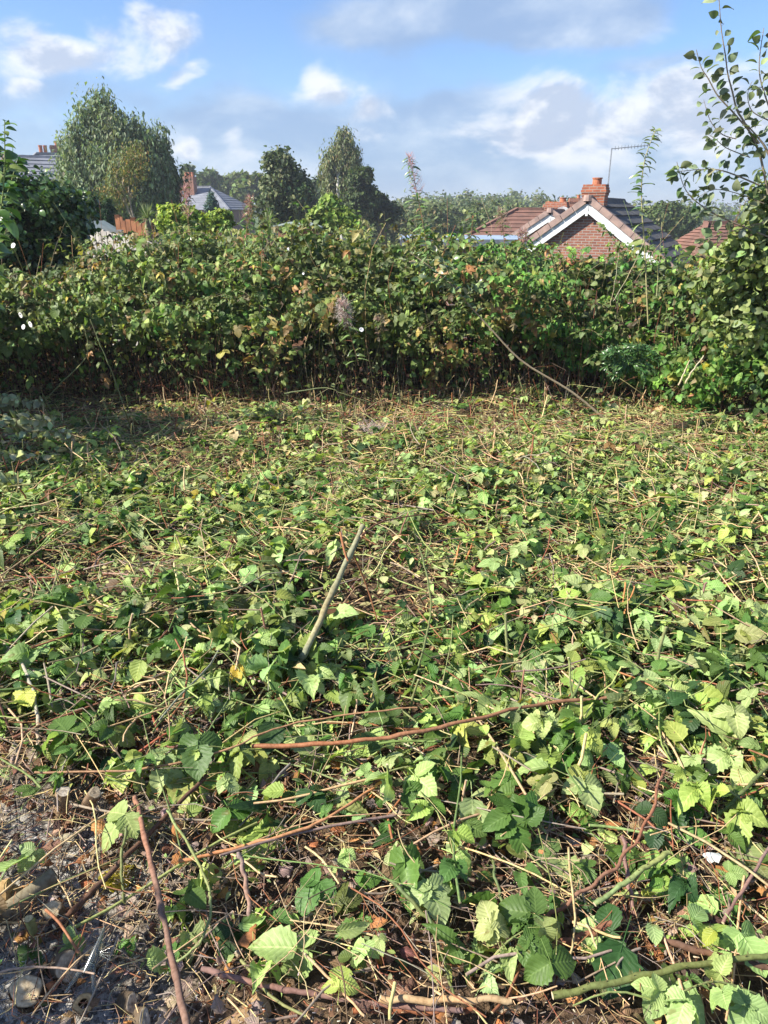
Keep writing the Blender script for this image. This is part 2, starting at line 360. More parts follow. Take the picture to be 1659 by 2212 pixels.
def wobble(P0, P1, K, amp, sag=0.0):
    """(N,3),(N,3) -> (N,K,3) gently bent paths"""
    N = len(P0); t = np.linspace(0, 1, K)[None, :, None]
    P = P0[:, None] * (1 - t) + P1[:, None] * t; L = np.linalg.norm(P1 - P0, axis=-1)[:, None, None]
    a = R.standard_normal((N, 1, 3)) * amp * L; b = R.standard_normal((N, 1, 3)) * amp * .5 * L
    P = P + a * np.sin(np.pi * t) + b * np.sin(2 * np.pi * t); P[:, :, 2:] -= sag * L * np.sin(np.pi * t); return P
# ------------------------------------------------------------------ ground sheet
def axis(lo, hi, step, far):
    a = list(np.arange(lo, hi + 1e-6, step)); d = step; x = hi
    while x < far: d *= 1.22; x += d; a.append(x)
    d = step; x = lo; pre = []
    while x > -far: d *= 1.22; x -= d; pre.append(x)
    return np.array(pre[::-1] + a)
gx = axis(-6.5, 7.5, .06, 4000); gy = axis(-2.0, 9.5, .06, 4000)
XX, YY = np.meshgrid(gx, gy); ZZ = relief(XX, YY) - .03
G = Geo(); nx, ny = len(gx), len(gy); ii = (np.arange(ny - 1)[:, None] * nx + np.arange(nx - 1)[None]).reshape(-1)
G.add(np.stack([XX, YY, ZZ], -1), np.stack([ii, ii + 1, ii + nx + 1, ii + nx], -1))
o = link('ground', G.mesh('ground', M_SOIL)); tag(o, 'brown soil of the cleared garden plot running down to the gardens beyond', kind='structure')
del o['label']
def solid(name, G, material, origin, label=None, cat=None, group=None, parent=None, smooth=True, kind=None):
    og = np.asarray(origin, float); G.v = [v - og for v in G.v]
    o = bpy.data.objects.new(name, G.mesh(name, material, smooth)); COL.objects.link(o)
    if parent is None: o.location = tuple(og)
    else: o.parent = parent
    return tag(o, label, cat, group, kind)
# ------------------------------------------------------------------ stuff lying on the ground
GREEN = (.088, .168, .034); DEEP = (.035, .080, .022); PALE = (.325, .43, .15); LIME = (.30, .385, .088); YEL = (.40, .36, .05)
OLIVE = (.10, .13, .035); BROWN = (.16, .075, .035); TAN = (.52, .39, .20); RUST = (.27, .105, .05); GREY = (.27, .21, .16)
def xr(y): return .60 * y + 1.25
def scat(n, y0, y1, dens=None):
    y = np.sqrt(R.random(n * 3) * (y1 ** 2 - y0 ** 2) + y0 ** 2); x = (R.random(n * 3) * 2 - 1) * xr(y)
    if dens is not None:
        k = R.random(n * 3) < dens(x, y); x = x[k]; y = y[k]
    return x[:n], y[:n]
def bare(x, y):   # thin cover in the nearest strip, worst bottom left
    b = sst(1.9 + .35 * (vn(x * 1.3, y * 1.3, 4) - .5) - y - .25 * np.clip(x, -1, 1) , -.25, .45)
    return b
def ashm(x, y): return (x < -.78 + (1.74 - y) * .5) & (y < 1.8)
def hs(x, y): return .025 + .105 * vn(x * 2.2, y * 2.2, 6)
# fresh leaves, dense zone
def vary(Rm):
    n = len(Rm); k = np.stack([.5 + .6 * R.random(n), .8 + .3 * R.random(n), .4 + 2.2 * R.random(n) ** 1.5], -1); return Rm * k[:, None, :]
def put_leaves(G, tps, x, y, size, table, tilt=.55, hmax=1.0, flip=True):
    kp = ~(ashm(x, y) & (R.random(len(x)) < .62)); x, y = x[kp], y[kp]
    n = len(x); z = relief(x, y) + hs(x, y) * (.25 + hmax * R.random(n)) * (1 - .6 * bare(x, y)) + .004
    Rm = flatdirs(n, tilt) * (size * np.exp(.34 * R.standard_normal(n)).clip(.4, 1.8))[:, None, None]
    pick(G, tps, vary(Rm), np.stack([x, y, z], -1), colors(n, table))
T_MID = [(3.0, GREEN), (1.5, DEEP), (3.2, PALE), (2.0, LIME), (.025, YEL), (.35, OLIVE), (.1, (.17, .11, .05))]
T_FAR = [(1.4, GREEN), (.5, DEEP), (3.0, PALE), (2.9, LIME), (1.1, (.44, .42, .20)), (.04, YEL), (.8, OLIVE), (.7, TAN), (.3, (.2, .11, .05))]
G = Geo()
x, y = scat(2300, 1.1, 2.75, lambda x, y: (1 - .5 * bare(x, y)) * (.45 + .55 * vn(x * 2.5, y * 2.5, 5))); put_leaves(G, NEAR, x, y, .061, T_MID, .6, 1.1)
x, y = scat(3000, 2.5, 4.4, lambda x, y: .12 + .88 * sst(vn(x * 1.6, y * 1.6, 5), .25, .6)); put_leaves(G, MID, x, y, .066, T_MID, .42)
x, y = scat(1300, 1.6, 6.5); put_leaves(G, OVALW + NARROW, x, y, .062, T_FAR, .6)
x, y = scat(6600, 3.7, 7.4, lambda x, y: (.12 + .88 * sst(vn(x * 1.4, y * 1.4, 5), .25, .65)) * (1 - .6 * sst(y, 5.2, 6.4))); put_leaves(G, MID, x, y, .047, T_FAR, .45)
x, y = scat(16000, 2.4, 6.9, lambda x, y: .4 + .6 * vn(x * 3, y * 3, 2)); put_leaves(G, TINY + IVY, x, y, .023, [(1, GREEN), (2.4, PALE), (2.2, LIME), (1.8, (.44, .42, .20)), (.9, TAN), (.4, (.22, .12, .06))], .5, .9)
x, y = scat(2500, 1.1, 2.6); put_leaves(G, TINY + IVY, x, y, .018, [(1, GREEN), (1.5, PALE), (1.2, TAN), (1, (.3, .2, .1))], .5, .6)
x, y = scat(4200, 2.2, 5.2); put_leaves(G, OVAL + TINY, x, y, .042, T_FAR, .8)
x, y = scat(500, 1.0, 2.2); put_leaves(G, OVAL + TINY, x, y, .024, T_FAR, .8)
def spray(Gs, Gl, Q, r, stn, tps, nlv, ls, tab, spread=.9, flat=1.0):
    K = len(Q); tubes(Gs, Q[None], (r * np.linspace(1, .45, K))[None], np.array([stn]), 5, (.5, .45, .25))
    u = (.12 + .88 * (np.arange(nlv) + .5 * R.random(nlv)) / nlv) * (K - 1.01); i = u.astype(int); C = Q[i] + (Q[i + 1] - Q[i]) * (u - i)[:, None]; T = nrm(Q[i + 1] - Q[i])
    sd = nrm(np.cross(T, [[.02, .03, 1.0]])) * np.where(np.arange(nlv) % 2, 1, -1)[:, None]; tip = nrm(sd * spread + T * .7 + R.standard_normal((nlv, 3)) * .3 + (0, 0, .15)); sc = ls * (1 + .2 * R.standard_normal(nlv)).clip(.5, 1.4) * (1 - .4 * (u / K) ** 2)
    Rm = basis(R.standard_normal((nlv, 3)) * .45 + np.array([0, 0, flat]), tip) * sc[:, None, None]; pick(Gl, tps, vary(Rm), C + tip * sc[:, None] * .5, colors(nlv, tab))
def arc(P0, dirv, L, rise, K=9):
    t = np.linspace(0, 1, K)[:, None]; P = P0 + dirv * L * t; P[:, 2] += rise * np.sin(np.pi * t[:, 0] * .9); return P + R.standard_normal((K, 3)) * .004
GS = Geo(); 
x, y = scat(190, 1.7, 5.6)
for a, b in zip(x, y):
    th = R.random() * 6.28; L = .25 + .4 * R.random(); c_ = (GREEN, PALE, LIME)[R.integers(3)]
    spray(GS, G, arc(np.array([a, b, float(relief(a, b)) + .03 + .04 * R.random()]), np.array([math.cos(th), math.sin(th), .05]), L, .06 * R.random()), .0024, (.20, .24, .08), NEAR[:4] if b < 2.6 else MID[:2], 6, .062 if b < 3.6 else .05, [(2, c_), (1, GREEN)])
o = link('cut_bramble_leaves', G.mesh('cut_bramble_leaves', M_LEAF)); tag(o, 'fresh cut bramble leaves covering the cleared plot', 'cut leaves', kind='stuff')
o = link('cut_bramble_sprays', GS.mesh('cut_bramble_sprays', M_STEM)); tag(o, 'green stems of leafy bramble tips lying in the cut leaves', 'cut stems', kind='stuff')
G = Geo()

def lying(n, y0, y1, L0, L1, r0, r1, table, dens=None, lift=.10, tiltz=.12, K=4, amp=.05, sides=4, align=0):
    x, y = scat(n, y0, y1, dens); n = len(x); a = R.random(n) * np.pi * 2
    L = L0 + (L1 - L0) * R.random(n) ** 2; z = relief(x, y) + .006 + hs(x, y) * lift * 10 * R.random(n)
    d = np.stack([np.cos(a), np.sin(a), np.abs(R.standard_normal(n)) * tiltz], -1); P0 = np.stack([x, y, z], -1)
    P = wobble(P0 - d * L[:, None] / 2 * (1, 1, 0), P0 + d * L[:, None] / 2, K, amp)
    P[:, :, 2] = np.maximum(P[:, :, 2], relief(P[:, :, 0], P[:, :, 1]) + .002)
    r = r0 + (r1 - r0) * R.random(n) ** 1.5
    tubes(G, P, r[:, None] * np.linspace(1, .75, K)[None], colors(n, table), sides, (.50, .42, .25) if r1 > .002 else None)
ST_G = [(2, (.17, .23, .06)), (1.2, (.10, .16, .045)), (1.6, TAN), (1.2, RUST), (1.0, GREY)]
ST_B = [(1.1, (.17, .22, .07)), (2.4, TAN), (.9, RUST), (1.8, GREY), (.9, (.09, .055, .035))]
lying(760, 1.0, 2.4, .08, .6, .0013, .0045, ST_B, None, .08, .10, 6, .04, 6)
lying(900, 1.6, 3.6, .08, .5, .0014, .005, ST_G, None, .11, .18, 5, .05, 5)
lying(2600, 3.2, 6.9, .06, .36, .0016, .0042, ST_G, None, .10, .25, 4, .05, 4)
lying(2600, 5.0, 7.4, .05, .45, .0012, .003, [(1, TAN), (2.2, RUST), (1, GREY)], None, .09, .3, 4, .08, 3)
lying(4500, 2.2, 3.8, .03, .2, .0008, .0022, [(2, TAN), (1.2, LIME), (1.4, RUST), (1, GREY)], None, .08, .25, 3, .08, 3)
lying(21000, 3.0, 6.9, .02, .13, .0012, .0026, [(3, TAN), (1.4, (.40, .40, .16)), (.8, RUST)], None, .09, .3, 2, 0, 3)
lying(7500, 1.0, 2.7, .02, .18, .0006, .0017, [(3, TAN), (1, RUST), (2, GREY)], lambda x, y: .25 + .75 * bare(x, y), .03, .12, 4, .12, 3)
lying(700, 1.0, 2.4, .12, .4, .0009, .0018, [(2, TAN), (1, RUST), (1.5, GREY)], None, .07, .1, 6, .09, 4)
lying(6200, 1.9, 5.8, .07, .34, .0015, .0038, [(2.4, (.26, .31, .10)), (2.2, TAN), (.8, RUST), (.8, GREY)], None, .12, .5, 4, .05, 5)
# upright stubs of the mown stems (the nearest ones are objects of their own)
def stubs(x, y, h0, h1, r0, r1, table, Gx, cap=(.55, .48, .30)):
    n = len(x); h = h0 + (h1 - h0) * R.random(n) ** 1.6; z = relief(x, y) - .01
    P0 = np.stack([x, y, z], -1); d = np.stack([R.standard_normal(n) * .22, R.standard_normal(n) * .22, np.ones(n)], -1)
    r = r0 + (r1 - r0) * R.random(n) ** 1.4
    tubes(Gx, wobble(P0, P0 + d * h[:, None], 4, .03), r[:, None] * np.linspace(1.1, .9, 4)[None], colors(n, table), 6, cap)
x, y = scat(900, 3.4, 6.6); stubs(x, y, .05, .24, .0025, .0055, [(2, (.22, .23, .08)), (2, TAN), (.8, RUST)], G)
o = link('cut_bramble_stems', G.mesh('cut_bramble_stems', M_STEM)); tag(o, 'chopped bramble stems and twigs strewn among the leaves', 'cut stems', kind='stuff')
# dead leaves and chips
G = Geo()
def drop(tps, n, y0, y1, size, table, dens, tilt, lift, Gx):
    x, y = scat(n, y0, y1, dens); n = len(x); z = relief(x, y) + .003 + lift * R.random(n)
    pick(Gx, tps, flatdirs(n, tilt) * (size * (1 + .35 * R.standard_normal(n)).clip(.35, 2))[:, None, None], np.stack([x, y, z], -1), colors(n, table))
drop(CRUMP, 2600, 1.0, 2.5, .030, [(2, (.20, .11, .065)), (2, (.30, .23, .18)), (1, (.34, .16, .06)), (.8, (.09, .055, .04))], lambda x, y: .3 + .7 * bare(x, y), .5, .02, G)
drop(CRUMP, 1800, 2.4, 6.9, .034, [(2, (.14, .07, .04)), (1, (.26, .14, .07)), (1, (.07, .04, .03))], None, .6, .03, G)
o = link('dead_leaf_litter', G.mesh('dead_leaf_litter', M_DRY)); tag(o, 'brown dead leaf litter on the soil', 'leaf litter', kind='stuff')
G = Geo()
drop(CHIP, 9000, .95, 2.2, .0065, [(2, (.52, .47, .38)), (1, (.34, .25, .17)), (1.8, (.46, .45, .43))], lambda x, y: .12 + .88 * sst(-x + .6 * (1.5 - y), .15, .8), .6, .012, G)
drop(CHIP, 4200, 1.0, 2.7, .011, [(2, (.52, .42, .29)), (2, (.34, .22, .14))], None, .4, .015, G)
o = link('wood_chips', G.mesh('wood_chips', M_WOOD)); tag(o, 'pale wood chips and sawdust over the soil', 'wood chips', kind='stuff')
# ------------------------------------------------------------------ single sticks one can point at
def zpath(pts): return np.array([[gp(a, b, c) for a, b, c in pts]])
def smooth_path(P, K):
    P = P[0]; n = len(P); t = np.linspace(0, n - 1, K); o = []
    for u in t:
        i = min(int(u), n - 2); f = u - i; a, b = P[i], P[i + 1]; m0 = (P[i + 1] - P[max(i - 1, 0)]) / 2; m1 = (P[min(i + 2, n - 1)] - P[i]) / 2
        o.append((2 * f ** 3 - 3 * f ** 2 + 1) * a + (f ** 3 - 2 * f ** 2 + f) * m0 + (3 * f ** 2 - 2 * f ** 3) * b + (f ** 3 - f ** 2) * m1)
    return np.array([o])
def thorns(G, P, r, n, tn):
    k = R.integers(0, len(P) - 1, n); f = R.random((n, 1)); c = P[k] * (1 - f) + P[k + 1] * f; T = nrm(P[k + 1] - P[k]); d = nrm(np.cross(T, R.standard_normal((n, 3))))
    tubes(G, np.stack([c + d * r * .7, c + d * (r + .003), c + d * (r + .0065) + T * .002], 1), np.array([[.0014, .0009, .0001]]) * np.ones((n, 1)), np.tile(tn, (n, 1)), 4)
def stick(name, cat, label, pts, r, tn, taper=.8, thorn=0, group=None, twigs=(), cap=(.60, .50, .33), P=None, extra=None, wood=False):
    P = zpath(pts) if P is None else P; r = r * .86; K = max(10, 7 * P.shape[1]); Pk = P.copy(); Q = smooth_path(P, K); kk = np.arange(K); Q[0, :, :] += (np.sin(kk * 1.1 + R.random() * 6) * .0016)[:, None] * R.standard_normal(3)
    L = np.linalg.norm(Q[0, -1] - Q[0, 0]); Q[0, 1:-1] += R.standard_normal((K - 2, 3)) * .0009
    rr = r * np.linspace(1, taper, K) * (1 + .06 * R.standard_normal(K)) * (1 + .12 * (np.arange(K) % 5 == 2))
    G = Geo(); tubes(G, Q, rr[None], np.array([tn]), 9, cap)
    fc = 1 + .30 * (np.interp(np.linspace(0, 5, K), np.arange(6), R.random(6)) - .5); rd = np.interp(np.linspace(0, 4, K), np.arange(5), R.random(5)) - .5
    G.t[0][:, :3] *= np.repeat(np.stack([fc * (1 + .25 * rd), fc, fc * (1 - .2 * rd)], -1), 9, axis=0)
    if thorn: thorns(G, Q[0], r * .9, thorn * 2, (tn[0] * 1.2, tn[1] * .9, tn[2]))
    for tw in twigs:
        T = smooth_path(zpath(tw[0]), 7); tubes(G, T, (tw[1] * np.linspace(1, .7, 7))[None], np.array([tw[2] if len(tw) > 2 else tn]), 6, cap)
    return solid(name, G, M_WOOD if wood else M_STEM, Q[0, 0], label, cat, group)
PB = (.22, .11, .068); RB = (.27, .125, .062); GN = (.125, .155, .05); GNL = (.19, .235, .085); TN = (.44, .31, .17); DK = (.13, .075, .05); OR = (.48, .21, .07); PU = (.20, .12, .10)
stick('cut_pole', 'stick', 'thick grey green cut pole leaning up out of the leaves near the centre', [(640, 1440, .05), (668, 1392, .12), (728, 1258, .28), (785, 1135, .43)], .0155, (.26, .25, .15), .82,
      twigs=[([(735, 1150, .40), (745, 1195, .36), (752, 1212, .34)], .005, RB), ([(760, 1190, .36), (790, 1260, .2), (815, 1340, .06)], .0045, RB), ([(780, 1158, .42), (830, 1125, .36), (940, 1108, .26)], .004, PB)], wood=True)
stick('brown_cane', 'cane', 'longest smooth reddish brown cane lying level across the middle of the leaves', [(545, 1612, .10), (700, 1607, .12), (850, 1590, .13), (1000, 1560, .14), (1150, 1524, .13), (1308, 1508, .12)], .0082, RB, .7)
stick('brown_cane', 'cane', 'thin tan cane rising to the right just behind the long reddish cane', [(75, 1668, .08), (300, 1662, .10), (480, 1622, .12), (600, 1572, .13), (760, 1543, .14), (900, 1528, .13)], .0040, (.36, .20, .10), .7)
stick('brown_stick', 'stick', 'straight peeling brown stick running down to the bottom edge beside the stumps', [(292, 1722, .08), (318, 1830, .11), (348, 1960, .14), (374, 2080, .17), (405, 2225, .22)],   .0078, (.22, .125, .088), 1.05, wood=True)
stick('purple_brown_cane', 'cane', 'purplish brown cane lying along the bottom edge of the picture', [(436, 2092, .06), (560, 2126, .06), (700, 2152, .05), (850, 2172, .05), (1000, 2182, .05)], .0072, PU, .85, wood=True)
stick('tan_stick', 'stick', 'pair of tan sticks end to end at the bottom, upper one', [(820, 2158, .07), (960, 2160, .07), (1105, 2160, .07)], .0085, TN, .9, wood=True)
stick('red_brown_stick', 'stick', 'rusty red stick tight below the tan stick at the bottom', [(760, 2182, .04), (900, 2184, .04), (1030, 2180, .04)], .0075, RUST, .9, wood=True)
stick('bleached_branch', 'branch', 'bent pale bleached branch curving down at the left edge', [(-20, 1365, .12), (45, 1432, .11), (75, 1510, .09), (82, 1590, .06), (76, 1652, .03)], .0072, (.38, .33, .24), .9, wood=True)
stick('tan_cane', 'cane', 'long straight tan cane slanting over the leaves at the left edge', [(0, 1243, .16), (110, 1172, .2), (260, 1085, .22), (420, 995, .25)], .0032, TN, .7)
stick('green_shoot', 'cane', 'tall bent green bramble cane standing up right of the centre', [(888, 1490, .02), (915, 1400, .1), (931, 1310, .2), (918, 1225, .3), (905, 1180, .36)], .0050, GN, .8, 10)
stick('green_cane', 'cane', 'thick green thorny cane above the end of the long reddish cane', [(1098, 1632, .06), (1190, 1560, .09), (1240, 1500, .12), (1256, 1462, .16)], .0062, GN, .8, 10)
stick('green_cane', 'cane', 'short fat pale green cane slanting up over the brown sticks at lower right', [(1284, 1955, .06), (1365, 1895, .1), (1446, 1840, .13)], .0076, GNL, .9, 12)
stick('brown_cane', 'cane', 'curved brown cane sweeping upward across the lower right', [(1180, 1984, .04), (1260, 1925, .08), (1335, 1865, .11), (1400, 1770, .15), (1434, 1660, .17)], .0058, PB, .75, 14, wood=True)
stick('thorny_brown_cane', 'cane', 'short thick thorny brown cane with a split end below the curved brown cane', [(1196, 2042, .04), (1270, 2018, .05), (1345, 1982, .06)], .0088, PB, .95, 14, wood=True)
stick('dark_brown_cane', 'cane', 'dark brown cane lying under a green one at the lower right edge', [(1416, 2026, .05), (1540, 2062, .05), (1680, 2094, .05)], .0085, DK, .95, 12, wood=True)
stick('green_cane', 'cane', 'fat green thorny cane lying along the lower right edge', [(1196, 2152, .07), (1330, 2122, .08), (1480, 2088, .08), (1680, 2060, .08)], .0088, GN, .8, 16)
stick('purple_brown_cane', 'cane', 'upright purplish brown cane crossing the curved brown cane', [(1346, 1806, .12), (1356, 1898, .07), (1372, 1980, .02)], .0060, PU, 1.0, 6)
stick('green_cane', 'cane', 'green cane with a pale cut end at the lower centre beside pale leaves', [(846, 1902, .09), (900, 1958, .07), (962, 2026, .03)], .0058, GN, .9, 8)
stick('green_cane', 'cane', 'thin green cane falling towards the tan sticks at the lower centre', [(922, 1968, .07), (957, 2074, .06), (982, 2156, .05)], .0042, GN, .8, 6)
stick('green_cane', 'cane', 'green cane in a shallow curve left of the dark glossy leaf', [(1064, 1857, .08), (1078, 1925, .07), (1122, 2022, .03)], .0045, GN, .9, 6)
stick('purple_brown_cane', 'cane', 'slim purplish cane leaning in at the right edge above the pale leaves', [(1675, 1810, .12), (1560, 1995, .04)], .0048, PU, .9)
stick('green_cane', 'cane', 'green cane sloping in from the right edge halfway down the plot', [(1672, 1640, .10), (1610, 1705, .08), (1546, 1770, .04)], .0064, GN, .95, 8)
stick('green_cane', 'cane', 'hooked green bramble cane with thorns left of the bottom centre', [(362, 1752, .09), (431, 1869, .10), (456, 1950, .09), (433, 2034, .07), (376, 2080, .04)], .0042, GNL, .8, 26)
stick('green_cane', 'cane', 'short upright green cane beside the top of the peeling brown stick', [(274, 1785, .10), (262, 1869, .07), (270, 1950, .02)], .0042, GN, 1, 12)
stick('orange_brown_cane', 'cane', 'orange brown cane slanting up to the right at the lower left centre', [(386, 1860, .05), (500, 1834, .06), (684, 1779, .08), (823, 1690, .09)], .0055, (.42, .20, .09), .8)
stick('grey_stick', 'stick', 'grey brown stick with a torn top between leaves at the lower left', [(516, 1842, .11), (530, 1900, .08), (542, 1985, .03)], .0062, (.24, .17, .14), 1.05, wood=True)
stick('dark_branch', 'branch', 'dark mossy branch running up to the right behind the peeling stick', [(120, 2000, .03), (183, 1943, .04), (278, 1844, .05), (446, 1675, .07)], .0088, DK, .8, wood=True)
stick('tan_stick', 'stick', 'thin tan twig slanting down to the right at the bottom centre', [(660, 2060, .08), (788, 2195, .07)], .0036, TN, .8)
for lb, pts, r, c in (('orange stub on the left of an upright pair right of the pole', [(973, 1252, .0), (994, 1172, .13)], .0048, OR), ('orange stub on the right of an upright pair right of the pole', [(999, 1232, .0), (1023, 1166, .12)], .0052, OR),
                      ('orange upright stem on the left of a tall pair at the right', [(1338, 1370, .0), (1351, 1258, .17)], .0042, OR), ('orange leaning stem on the right of a tall pair at the right', [(1325, 1392, .0), (1371, 1266, .18)], .0038, OR),
                      ('purplish leaning stub with a pale top at the right', [(1497, 1331, .0), (1527, 1257, .12)], .0058, PU), ('pale green upright stub left of the long reddish cane end', [(1242, 1575, .0), (1228, 1420, .2)], .0048, GNL)):
    stick('cut_stub', 'stub', lb, pts, r, c, .9)
# leafy cut canes one can pick up
for lb, pts, c_ in (('leafy bramble cane in the centre pointing at the pole foot', [(900, 1560, .06), (820, 1500, .10), (740, 1470, .12)], GREEN), ('leafy bramble cane right of centre with pale undersides up', [(1250, 1640, .06), (1180, 1560, .11), (1090, 1530, .13)], PALE),
                    ('leafy bramble cane below the long reddish cane at the centre', [(760, 1700, .04), (860, 1660, .09), (950, 1650, .09)], PALE), ('leafy bramble cane at the left below the bent bleached branch', [(110, 1700, .05), (170, 1600, .10), (230, 1530, .12)], GREEN),
                    ('leafy bramble cane at the lower right edge with light leaves', [(1640, 1760, .06), (1560, 1700, .11), (1490, 1690, .12)], LIME), ('leafy bramble cane lying across the bottom right corner', [(1640, 2150, .05), (1540, 2120, .09), (1440, 2160, .08)], PALE),
                    ('leafy bramble cane beside the upright purplish cane', [(1180, 1800, .05), (1130, 1740, .09), (1060, 1720, .10)], GREEN), ('leafy bramble cane at the right below the tall orange pair', [(1450, 1500, .05), (1380, 1440, .11), (1310, 1400, .13)], PALE),
                    ('dark leafy bramble cane at the left edge above the bleached branch', [(20, 1340, .05), (110, 1290, .12), (200, 1260, .14)], GREEN), ('leafy bramble cane at the bottom centre between two thin green canes', [(1040, 2110, .04), (1090, 2040, .08), (1150, 2000, .09)], PALE)):
    Q = smooth_path(zpath(pts), 10)[0]; root = empty('leafy_cane', Q[0], lb, 'cane'); G = Geo(); GS = Geo(); spray(GS, G, Q, .0034, (.19, .22, .08), NEAR[:4], 6, .074, [(3, c_), (1, GREEN)]); solid('leaves', G, M_LEAF, Q[0], parent=root); thorns(GS, Q, .003, 20, (.22, .2, .08)); solid('stem', GS, M_STEM, Q[0], parent=root)
# nearest upright stubs: one mesh each, alike
grp = 'cut stem stubs standing in the litter'
protos = []
for k in range(12):
    cn, cc = (('green', (.22, .24, .09)), ('tan', TAN), ('brown', PB))[k % 3]; hh = ((.05, .09, 'short'), (.15, .20, 'tall'))[k % 2]; G = Geo(); stubs(np.array([0.0]), np.array([2.0]), hh[0], hh[1], .003, .006, [(1, cc)], G); z0 = float(relief(0, 2.0)); G.v = [v - (0, 2.0, z0) for v in G.v]; protos.append((G.mesh('cut_stub', M_STEM), f'{hh[2]} {cn} cut stem stub standing among the cut leaves'))
x, y = scat(130, 1.6, 4.2)
for a, b in zip(x, y):
    me, lb = protos[R.integers(12)]; o = link('cut_stub', me); o.location = (a, b, float(relief(a, b))); s_ = .8 + .5 * R.random(); o.scale = (s_, s_, s_); o.rotation_euler = (R.standard_normal() * .18, R.standard_normal() * .18, R.random() * 6)
    tag(o, lb, 'stub', grp)
# near leaf sprays: one mesh each
grp = 'cut bramble leaves in the foreground'
pl = []
for k, tp in enumerate(NEAR * 2):
    for c in ((GREEN, PALE, LIME) if k % 2 else (GREEN, PALE, DEEP)):
        G = Geo(); G.inst(tp, np.eye(3)[None] * 1.0, np.zeros((1, 3)), colors(1, [(1, c)], .1)); pl.append((G.mesh('bramble_leaf', M_LEAF), {GREEN: 'mid green', PALE: 'pale green', LIME: 'yellowish green', DEEP: 'dark green'}[c] + ' cut bramble leaf with ' + ('three leaflets', 'three leaflets', 'five leaflets', 'three leaflets', 'two leaflets', 'a single leaflet', 'a single leaflet', 'three leaflets')[k % 8]))
x, y = scat(225, 1.05, 2.35, lambda x, y: .35 + .65 * (vn(x * 3, y * 3, 5) > .42) - .62 * ashm(x, y))
for a, b in zip(x, y):
    me, lb = pl[R.integers(len(pl))]; o = link('bramble_leaf', me); s_ = .062 * (1 + .2 * R.standard_normal()); o.scale = (s_, s_, s_)
    o.location = (a, b, float(relief(a, b)) + .03 + .06 * R.random()); M_ = flatdirs(1, .5)[0]; o.rotation_euler = Matrix(M_.tolist()).to_euler()
    tag(o, lb + ' in the foreground litter', 'leaf', grp)
feat = [('glossy two part bramble leaf with small holes at the lower left', 497, 1752, .085, 4, GREEN, -2.6, .1, .08), ('pale upturned rounded leaf crossed by a stem shadow right of bottom centre', 1020, 1725, .095, 5, PALE, 3.1, .3, .08),
        ('dark green three part leaf beside the pale upturned leaf', 1108, 1778, .078, 0, GREEN, 3.5, .2, .07), ('light green leaf with broad leaflets left of the curved brown cane', 1262, 1690, .088, 1, PALE, 3.3, .2, .07),
        ('pale five part leaf beside the cut end of a green cane', 925, 1915, .08, 2, PALE, 3.6, .1, .08), ('large shiny three part leaf over the left end of the reddish cane', 428, 1600, .105, 3, GREEN, 3.3, .35, .14),
        ('big dark rounded leaf above the reddish cane', 590, 1560, .10, 5, DEEP, 3.1, .4, .13), ('pale round dusty leaf beside the hooked green cane', 546, 2010, .075, 5, PALE, .2, .3, .05),
        ('dusty grey green three part leaf below the bottom centre', 690, 1905, .08, 7, GREEN, 2.4, .2, .06), ('very large dark glossy leaf beside the split thorny cane', 1345, 2040, .12, 5, DEEP, 2.6, .35, .08),
        ('pale three part leaf with tiny holes at the lower right edge', 1600, 2015, .08, 3, PALE, 3.5, .3, .08), ('light leaf with drooping leaflets below the thick green cane', 1430, 2125, .095, 3, PALE, 3.9, .2, .05),
        ('pale leaf cut off by the left edge beside the log', 12, 1880, .10, 5, PALE, .2, .4, .1), ('pale green leaf hanging from a green shoot at the lower left', 270, 1760, .09, 0, PALE, 2.4, .3, .1),
        ('flat pale leaf leaning over just left of the pole foot', 612, 1405, .085, 5, PALE, .3, .5, .16), ('bright backlit leaf curling up near the left edge', 305, 1425, .08, 5, LIME, 2.7, .9, .16),
        ('fresh green leaf with drooping halves above the bottom centre', 1190, 2080, .085, 4, GREEN, 3.4, .4, .1), ('bright green leaf at the right edge of the plot', 1585, 1535, .085, 1, PALE, 3.0, .2, .12),
        ('small spotted yellow and green leaf at the lower right', 1545, 2010, .042, 6, (.26, .30, .05), 2.0, .3, .09)]
for lb, px, py, sc, k, c, yaw, tl, z in feat:
    G = Geo(); G.inst(NEAR[k], (rotm('Z', yaw) @ rotm('X', -tl))[None] * sc, np.zeros((1, 3)), colors(1, [(1, c)], .05)); o = link('bramble_leaf', G.mesh('bramble_leaf', M_LEAF)); o.location = tuple(gp(px, py, z)); tag(o, lb, 'leaf')
